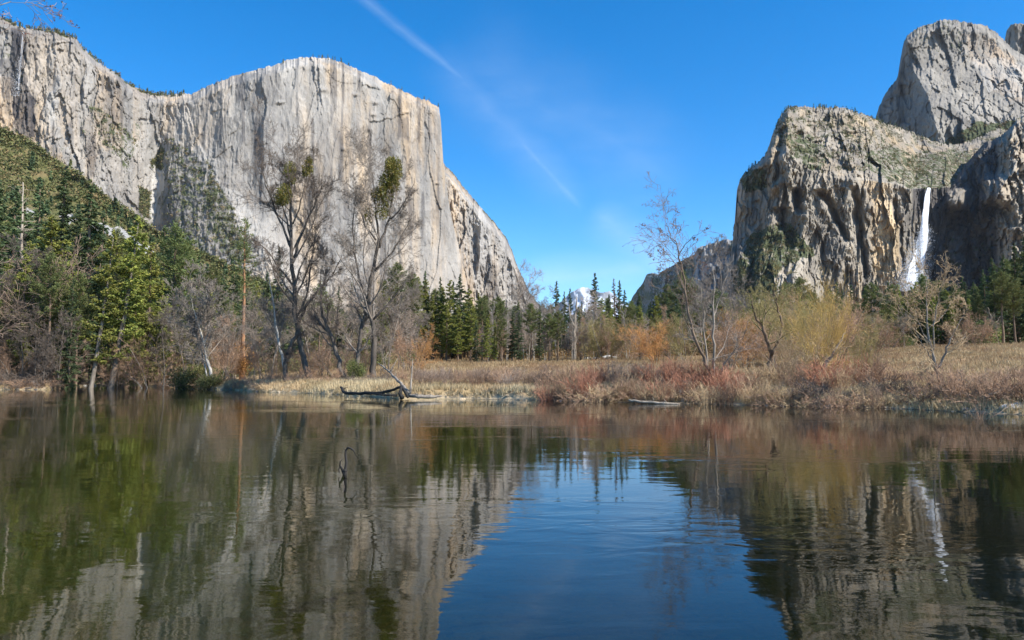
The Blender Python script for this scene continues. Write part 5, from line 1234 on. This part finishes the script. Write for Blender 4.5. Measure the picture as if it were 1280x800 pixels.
# ------------------------------------------------------------------ boulders, logs, snags, twigs
def stone_mat(name, a, c):
    m, nt, b = newmat(name); n = N(nt); v = n.noise(n.coord((2.2, 2.2, 2.2)), 1, 6, .65)
    n.link(n.mix(n.ramp(v, [(.35, 0.), (.65, 1.)]), a, c), b.inputs['Base Color']); n.link(n.bump(v, .6, .12), b.inputs['Normal']); return m
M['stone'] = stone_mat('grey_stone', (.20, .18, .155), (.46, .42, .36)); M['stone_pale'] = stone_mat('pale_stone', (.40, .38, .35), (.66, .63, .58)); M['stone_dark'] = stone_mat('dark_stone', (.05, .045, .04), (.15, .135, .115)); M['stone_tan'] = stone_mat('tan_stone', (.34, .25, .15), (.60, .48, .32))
import bmesh
def boulder(name, seed, mat):
    bm = bmesh.new(); bmesh.ops.create_icosphere(bm, subdivisions=3, radius=1); rng = np.random.default_rng(seed)
    pl = [(nrm(rng.normal(size=3)), rng.uniform(.55, .95)) for _ in range(9)]
    for v in bm.verts:
        c = np.array(v.co)
        for nn, dd in pl:
            e = c @ nn - dd
            if e > 0: c = c - nn * e * .85
        c = c * (1 + .10 * (float(fbm(np.array([c[0] * 2.2 + 5]), np.array([c[1] * 2.2 + c[2] * 1.7]), seed, 3)[0]) - .5)); v.co = c * np.array([1.2, .9, .62])
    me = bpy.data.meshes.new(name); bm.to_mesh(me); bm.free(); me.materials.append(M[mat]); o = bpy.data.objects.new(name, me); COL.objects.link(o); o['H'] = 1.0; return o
BD = {k: [boulder('boulder', 30 + i * 3 + j, k) for j in range(2)] for i, k in enumerate(('stone', 'stone_pale', 'stone_dark', 'stone_tan'))}
def rock(px, s, size, kind, words, row, wx=1.0, Y=None, label=None):
    size *= .52 if Y is None else .8
    p = rnd.choice(BD[kind]); th = math.atan(T(px)); R_ = float(Rshore(np.array([th]))[0]) + s
    Y = Y or R_ * math.cos(th)
    r = put(p, px, Y, H=size, w=wx, words=words, row=row, cat='boulder', group='boulders ' + row, label=label, sink=.10 * size); 
    if s < .3 and Y is None: r.location.z = max(r.location.z, 0)
    return r
def shore_rocks():
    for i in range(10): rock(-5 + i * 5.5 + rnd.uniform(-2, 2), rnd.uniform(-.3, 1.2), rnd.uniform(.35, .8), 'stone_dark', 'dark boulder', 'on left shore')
    for px, sz in ((34, .6), (40, .75), (47, .6), (56, .45)): rock(px, -.6, sz, 'stone_tan', 'sunlit tan rock', 'off the left shore', 1.3)
    for i in range(12): rock(108 + i * 5 + rnd.uniform(-2, 2), rnd.uniform(-.4, 2), rnd.uniform(.3, .7), 'stone_pale', 'small pale rock', 'on the sandbar', 1.3)
    for i in range(16): rock(222 + i * 8.5 + rnd.uniform(-3, 3), rnd.uniform(-.3, 1.3), rnd.uniform(.3, .8), rnd.choice(['stone', 'stone_tan', 'stone_tan']), 'tan rock', 'along the bank', 1.25)
    rock(320, .9, 1.5, 'stone_tan', '', '', 1.4, label='large grey rock mound on the bank between the orange pine and left mistletoe tree')
    for i in range(8): rock(548 + i * 17 + rnd.uniform(-5, 5), rnd.uniform(-.2, .4), rnd.uniform(.22, .45), 'stone_tan', 'low tan rock', 'on the cut bank', 1.6)
    for i in range(34): rock(700 + i * 17.5 + rnd.uniform(-5, 5), rnd.uniform(-.5, .8), rnd.uniform(.16, .40), rnd.choice(['stone', 'stone', 'stone_tan', 'stone_pale']), 'small rock', 'at the waterline', 1.3)
    for px, Y, sz, w in ((927, 168, 1.3, 1.4), (934, 166, 1.1, 1.2), (941, 170, 1.4, 1.2), (947, 168, 1.2, 1.0), (944, 182, 2.2, 1.5), (956, 175, 1.3, 1.6), (735, 165, 1.0, 1.4), (745, 166, .9, 1.2), (1250, 150, 1.2, 1.3), (1258, 148, 1.1, 1.4), (1268, 148, 1.3, 1.3), (1276, 147, 1.0, 1.2), (1217, 160, 2.0, 1.0)):
        rock(px, 0, sz, 'stone_pale', 'pale boulder', 'far meadow edge', w, Y=Y)
    rock(761, 0, 2.3, 'stone_pale', '', '', 1.0, Y=176, label='block-shaped pale boulder at the forest edge left of the orange willow')
    rock(768, 0, 1.7, 'stone_pale', '', '', .8, Y=174, label='lower cream boulder touching the block-shaped pale boulder')
    for px, s, sz in ((1262, 1.2, .75), (1274, 2.0, .6), (1240, 1.6, .5)): rock(px, s, sz, 'stone_pale', 'rounded pale boulder', 'below the brambles', 1.3)
shore_rocks()
def log(name, label, pts, mat, Y0, stubs=5, seed=1, cat='log', extra=None):
    """pts: (px, py, Y, radius)"""
    rng = np.random.default_rng(seed); w = [np.array([float(q) for q in P(a_, b_, Y)]) for a_, b_, Y, r in pts]; o0 = w[0].copy()
    root = empty(name, tuple(o0)); tb = Tubes(); q = np.array(w) - o0; rad = np.array([r for *_, r in pts]); m = len(q)
    tt = np.linspace(0, m - 1, (m - 1) * 4 + 1); qf = np.stack([np.interp(tt, np.arange(m), q[:, j]) for j in range(3)], 1); rf = np.interp(tt, np.arange(m), rad)
    qf[1:-1] += rng.normal(size=(len(qf) - 2, 3)) * rad.mean() * .22
    tb.add(qf, rf * (1 + rng.normal(size=len(rf)) * .08), 8)
    def piece(pts_, r_, k_):
        sb = Tubes(); sb.add(pts_, r_, k_); sb.build('branch', M[mat], root)
    for k in range(stubs):
        i = rng.integers(1, len(qf) - 1); L = rng.uniform(.3, 1.2) * rad.mean() * 6; d = nrm(rng.normal(size=3) + [0, 0, .9])
        piece([qf[i], qf[i] + d * L * .5, qf[i] + nrm(d + rng.normal(size=3) * .3) * L], [rf[i] * .4, rf[i] * .28, rf[i] * .1], 4)
    for e in (extra or []):
        ww = np.array([[float(c) for c in P(a_, b_, Y)] for a_, b_, Y, r in e]) - o0; piece(ww, [r for *_, r in e], 6)
    tb.build('stem', M[mat], root)
    return tag(root, label, cat)
log('beached_log', 'dark fallen tree lying along the water with its root end at the bank', [(426, 484, 73, 0.120), (431, 491, 70, 0.150), (450, 492, 68, 0.150), (475, 491.5, 66, 0.135), (490, 488, 64, 0.120), (502, 483, 63.5, 0.112)], 'wetwood', 0, 3, 3, 'fallen tree',
    [[(502, 483, 63.5, 0.105), (500, 492, 62.5, 0.165), (503, 498, 62.3, 0.210)], [(502, 484, 63.5, 0.105), (508, 492, 62.5, 0.150), (510, 497, 62.3, 0.105)], [(496, 494, 62.6, 0.120), (478, 493.5, 63, 0.090), (462, 492, 64, 0.038)]])
log('dead_branchy_log', 'bleached dead trunk slanting down from the bank to the beached log', [(512, 492, 64, 0.150), (505, 484, 65.5, 0.135), (496, 474, 67, 0.120), (488, 466, 69, 0.098), (480, 459, 71, 0.075), (473, 454, 73, 0.038)], 'bark_grey', 0, 12, 4, 'fallen tree',
    [[(513, 491, 64, 0.105), (514, 478, 64.5, 0.075), (515, 462, 65, 0.053), (516, 448, 65, 0.022)], [(488, 466, 69, 0.060), (492, 457, 69, 0.038), (497, 448, 69, 0.015)], [(482, 461, 70, 0.045), (481, 450, 70, 0.030), (485, 440, 70, 0.015)]])
log('drift_log', 'half-buried log at the water line just right of the beached log', [(512, 494.5, 63, .16), (522, 495.5, 62.4, .17), (540, 495.5, 62.6, .15), (552, 495, 63, .08)], 'bark_grey', 0, 1, 5)
log('drift_log', 'thin pale log lying at the water under the straw shrubs, right of centre', [(786, 500, 53.8, .07), (800, 502, 53.4, .09), (830, 504, 53, .08), (850, 505, 53, .04)], 'snag', 0, 3, 6)
log('fallen_log', 'long pale log lying across the far right of the meadow', [(1222, 440.5, 118, .22), (1240, 440, 118, .26), (1262, 439.5, 118, .26), (1284, 438.5, 118, .24)], 'snag', 0, 2, 7)
log('fallen_log', 'dark log stranded under the brambles at the right edge', [(1238, 493, 41, .07), (1256, 487, 42, .09), (1275, 482, 43, .09), (1290, 479, 44, .08)], 'bark_grey', 0, 3, 8)
# slanting snag behind
log('leaning_pole', 'thin bleached pole leaning above the hillside trees at the left edge', [(-3, 208, 150, .12), (8, 196, 150, .11), (18, 182, 150, .09), (23, 178, 150, .05)], 'snag', 0, 0, 9) if False else None
# the little snag standing in the river
Ysn = 15.2
def mud_snag():
    root = empty('river_snag'); x, y, z = P(431, 590, Ysn); root.location = (float(x), Ysn, 0); o0 = np.array([float(x), Ysn, 0])
    def w(l): 
        q = np.array([[float(c) for c in P(a_, b_, Ysn)] for a_, b_ in l]) - o0; return q
    tb = Tubes()
    q = w([(431.5, 592), (432, 585), (433, 578), (431.5, 570), (431.5, 564), (434, 560), (438, 560.5), (442, 563), (443.5, 566)]); q[0, 2] = -.35; q[:, 1] = [0, 0, .02, .04, .05, .05, .03, 0, -.02]
    tb.add(q, [.032, .03, .027, .025, .023, .023, .021, .017, .008], 7)
    tb.build('stem', M['wetwood'], root)
    def one(q, r, k=5):
        t = Tubes(); t.add(q, r, k); t.build('side_branch', M['wetwood'], root)
    q = w([(432, 588), (428, 587), (425, 582), (425.5, 577), (428, 574)]); q[0, 2] = -.05; one(q, [.034, .028, .018, .013, .006], 5)
    q = w([(425, 583), (423.5, 587), (424, 591)]); one(q, [.012, .009, .008], 5)
    q = w([(442, 563), (444, 568), (447, 572)]); one(q, [.012, .008, .004], 5)
    q = w([(431, 562), (429.5, 560)]); one(q, [.006, .003], 4)
    q = w([(428, 589), (432, 588), (434, 589)]); one(q, [.028, .048, .024], 6)
    tag(root, 'small black hooked snag sticking up out of the calm river', 'snag')
mud_snag()
def flooded_twigs():
    rng = np.random.default_rng(5); x, y, z = P(1226, 524, 34.5); root = empty('flooded_sapling', (float(x), 34.5, 0)); tb = Tubes()
    for k in range(22):
        az = rng.uniform(0, 6.28); t = rng.uniform(.1, .75); d = nrm(np.array([math.cos(az) * t, math.sin(az) * t, 1.])); L = rng.uniform(.7, 1.9); p = np.array([0, 0, -.3]); pts = [p]
        for i in range(4): d = nrm(d + rng.normal(size=3) * .12); p = p + d * L / 4; pts.append(p)
        tb.add(pts, [.009, .008, .007, .005, .003], 3, False)
    tb.add([(.1, 0, -.1), (.8, 0, .25), (1.6, .1, .75)], [.012, .009, .005], 4)
    tb.build('stems', M['twig_brown'], root); tag(root, 'bare sapling standing in the water off the right bank', 'shrub')
flooded_twigs()
# tree outside the frame whose budding twigs reach into the top left corner
def overhang():
    rng = np.random.default_rng(8); root = empty('overhanging_alder', (-15.5, 13.0, -.9)); S = dict(TALL, rmin=.004); out = [[] for _ in S['n']]; tb = Tubes()
    tr = np.array([(0, 0, 0), (.2, 0, 3), (.6, -.2, 6), (1.2, -.3, 9), (1.6, -.3, 11.5)], float); tb.add(tr, [.22, .19, .15, .10, .03], 8)
    tip = np.array([float(c) for c in P(14, 2, 12.0)]) - np.array([-15.5, 13.0, -.9])
    st = tr[2]; lm = np.array([st, lerp(st, tip, .35) + [0, 0, .8], lerp(st, tip, .7) + [0, 0, .5], tip]); tb.add(lm, [.07, .045, .02, .006], 6)
    branch(out, lm, np.array([.07, .045, .02, .006]), 6., 0, rng, S, f0=.6, kids=6); branch(out, tr, np.array([.22, .19, .15, .10, .03]), 8., 0, rng, S, f0=.5, kids=9)
    tw = Tubes()
    for lst in out:
        for pts, rad in lst: tw.add(pts, rad, 3, False)
    tb.build('trunk', M['bark_grey'], root); tw.build('branches', M['twig_purple'], root)
    e = np.array([p[-1] for p, r in out[-1]]); m = len(e); leaves('buds', e, rng.normal(size=(m, 3)), np.full(m, .04), np.full(m, .025), rng.random((m, 3)), M['budleaf'], root, rng)['kind'] = 'stuff'
    tag(root, 'budding twigs reaching into the top left corner from a nearby tree', 'tree')
overhang()

for p_ in list(PR.values()) + [b for l in BD.values() for b in l]:
    if p_.name not in USED:
        for ch in list(p_.children): bpy.data.objects.remove(ch)
        bpy.data.objects.remove(p_)
# ------------------------------------------------------------------ labels that single each thing out
LM = [(-60, 'the left edge'), (112, 'the slanting cedars'), (268, 'the white leaning tree'), (303, 'the orange-barked pine'), (366, 'the left mistletoe tree'), (466, 'the right mistletoe tree'),
      (517, 'the small rusty tree'), (590, 'the granite wall foot'), (660, 'the granite wall end'), (720, 'the bleached snag'), (760, 'the blocky boulder'), (822, 'the orange willow'), (872, 'the tall leaning tree'), (893, 'the pale twin tree'), (960, 'the forked tree'), (1022, 'the yellow willow'),
      (1085, 'the slanting dead trunk'), (1145, 'the waterfall'), (1174, 'the V-stemmed tree'), (1240, 'the crooked snag')]
ORD = ['first', 'second', 'third', 'fourth', 'fifth', 'sixth', 'seventh', 'eighth', 'ninth', 'tenth', 'eleventh', 'twelfth', 'thirteenth', 'fourteenth', 'fifteenth', 'sixteenth', 'seventeenth', 'eighteenth']
groups = {}
for e in REG:
    r, px, Y, words, row, cat, grp, label, H = e
    if label: tag(r, label, cat, grp); continue
    z = max(i for i, (q, _) in enumerate(LM) if q <= max(px, -59))
    groups.setdefault((words, row, z), []).append(e)
for (words, row, z), L in groups.items():
    L.sort(key=lambda e: e[1])
    for i, e in enumerate(L):
        pos = 'right of ' + LM[z][1]
        lab = ('%s %s %s, %s' % (ORD[i], words, pos, row)) if len(L) > 1 else ('%s just %s, %s' % (words, pos, row))
        tag(e[0], lab, e[5], e[6])
for o in SC.objects:
    if 'H' in o: del o['H']

# ------------------------------------------------------------------ the blue air of the valley
def haze():
    x0, x1, y0, y1, z0, z1 = -6500, 9500, -400, 13500, -22, 1900
    V = [(x, y, z) for x in (x0, x1) for y in (y0, y1) for z in (z0, z1)]
    Fq = np.array([(0, 1, 3, 2), (4, 6, 7, 5), (0, 4, 5, 1), (2, 3, 7, 6), (0, 2, 6, 4), (1, 5, 7, 3)])
    m = bpy.data.materials.new('valley_air'); m.use_nodes = True; nt = m.node_tree; nt.nodes.remove(nt.nodes['Principled BSDF'])
    v = nt.nodes.new('ShaderNodeVolumePrincipled'); v.inputs['Density'].default_value = HAZE; v.inputs['Color'].default_value = (.78, .88, 1, 1); v.inputs['Anisotropy'].default_value = .1
    nt.links.new(v.outputs[0], nt.nodes['Material Output'].inputs['Volume'])
    o = mesh_np('haze', V, [Fq], m); return stuff(o, 'thin blue haze filling the valley air', 'haze')
HAZE = 1.1e-5
haze()
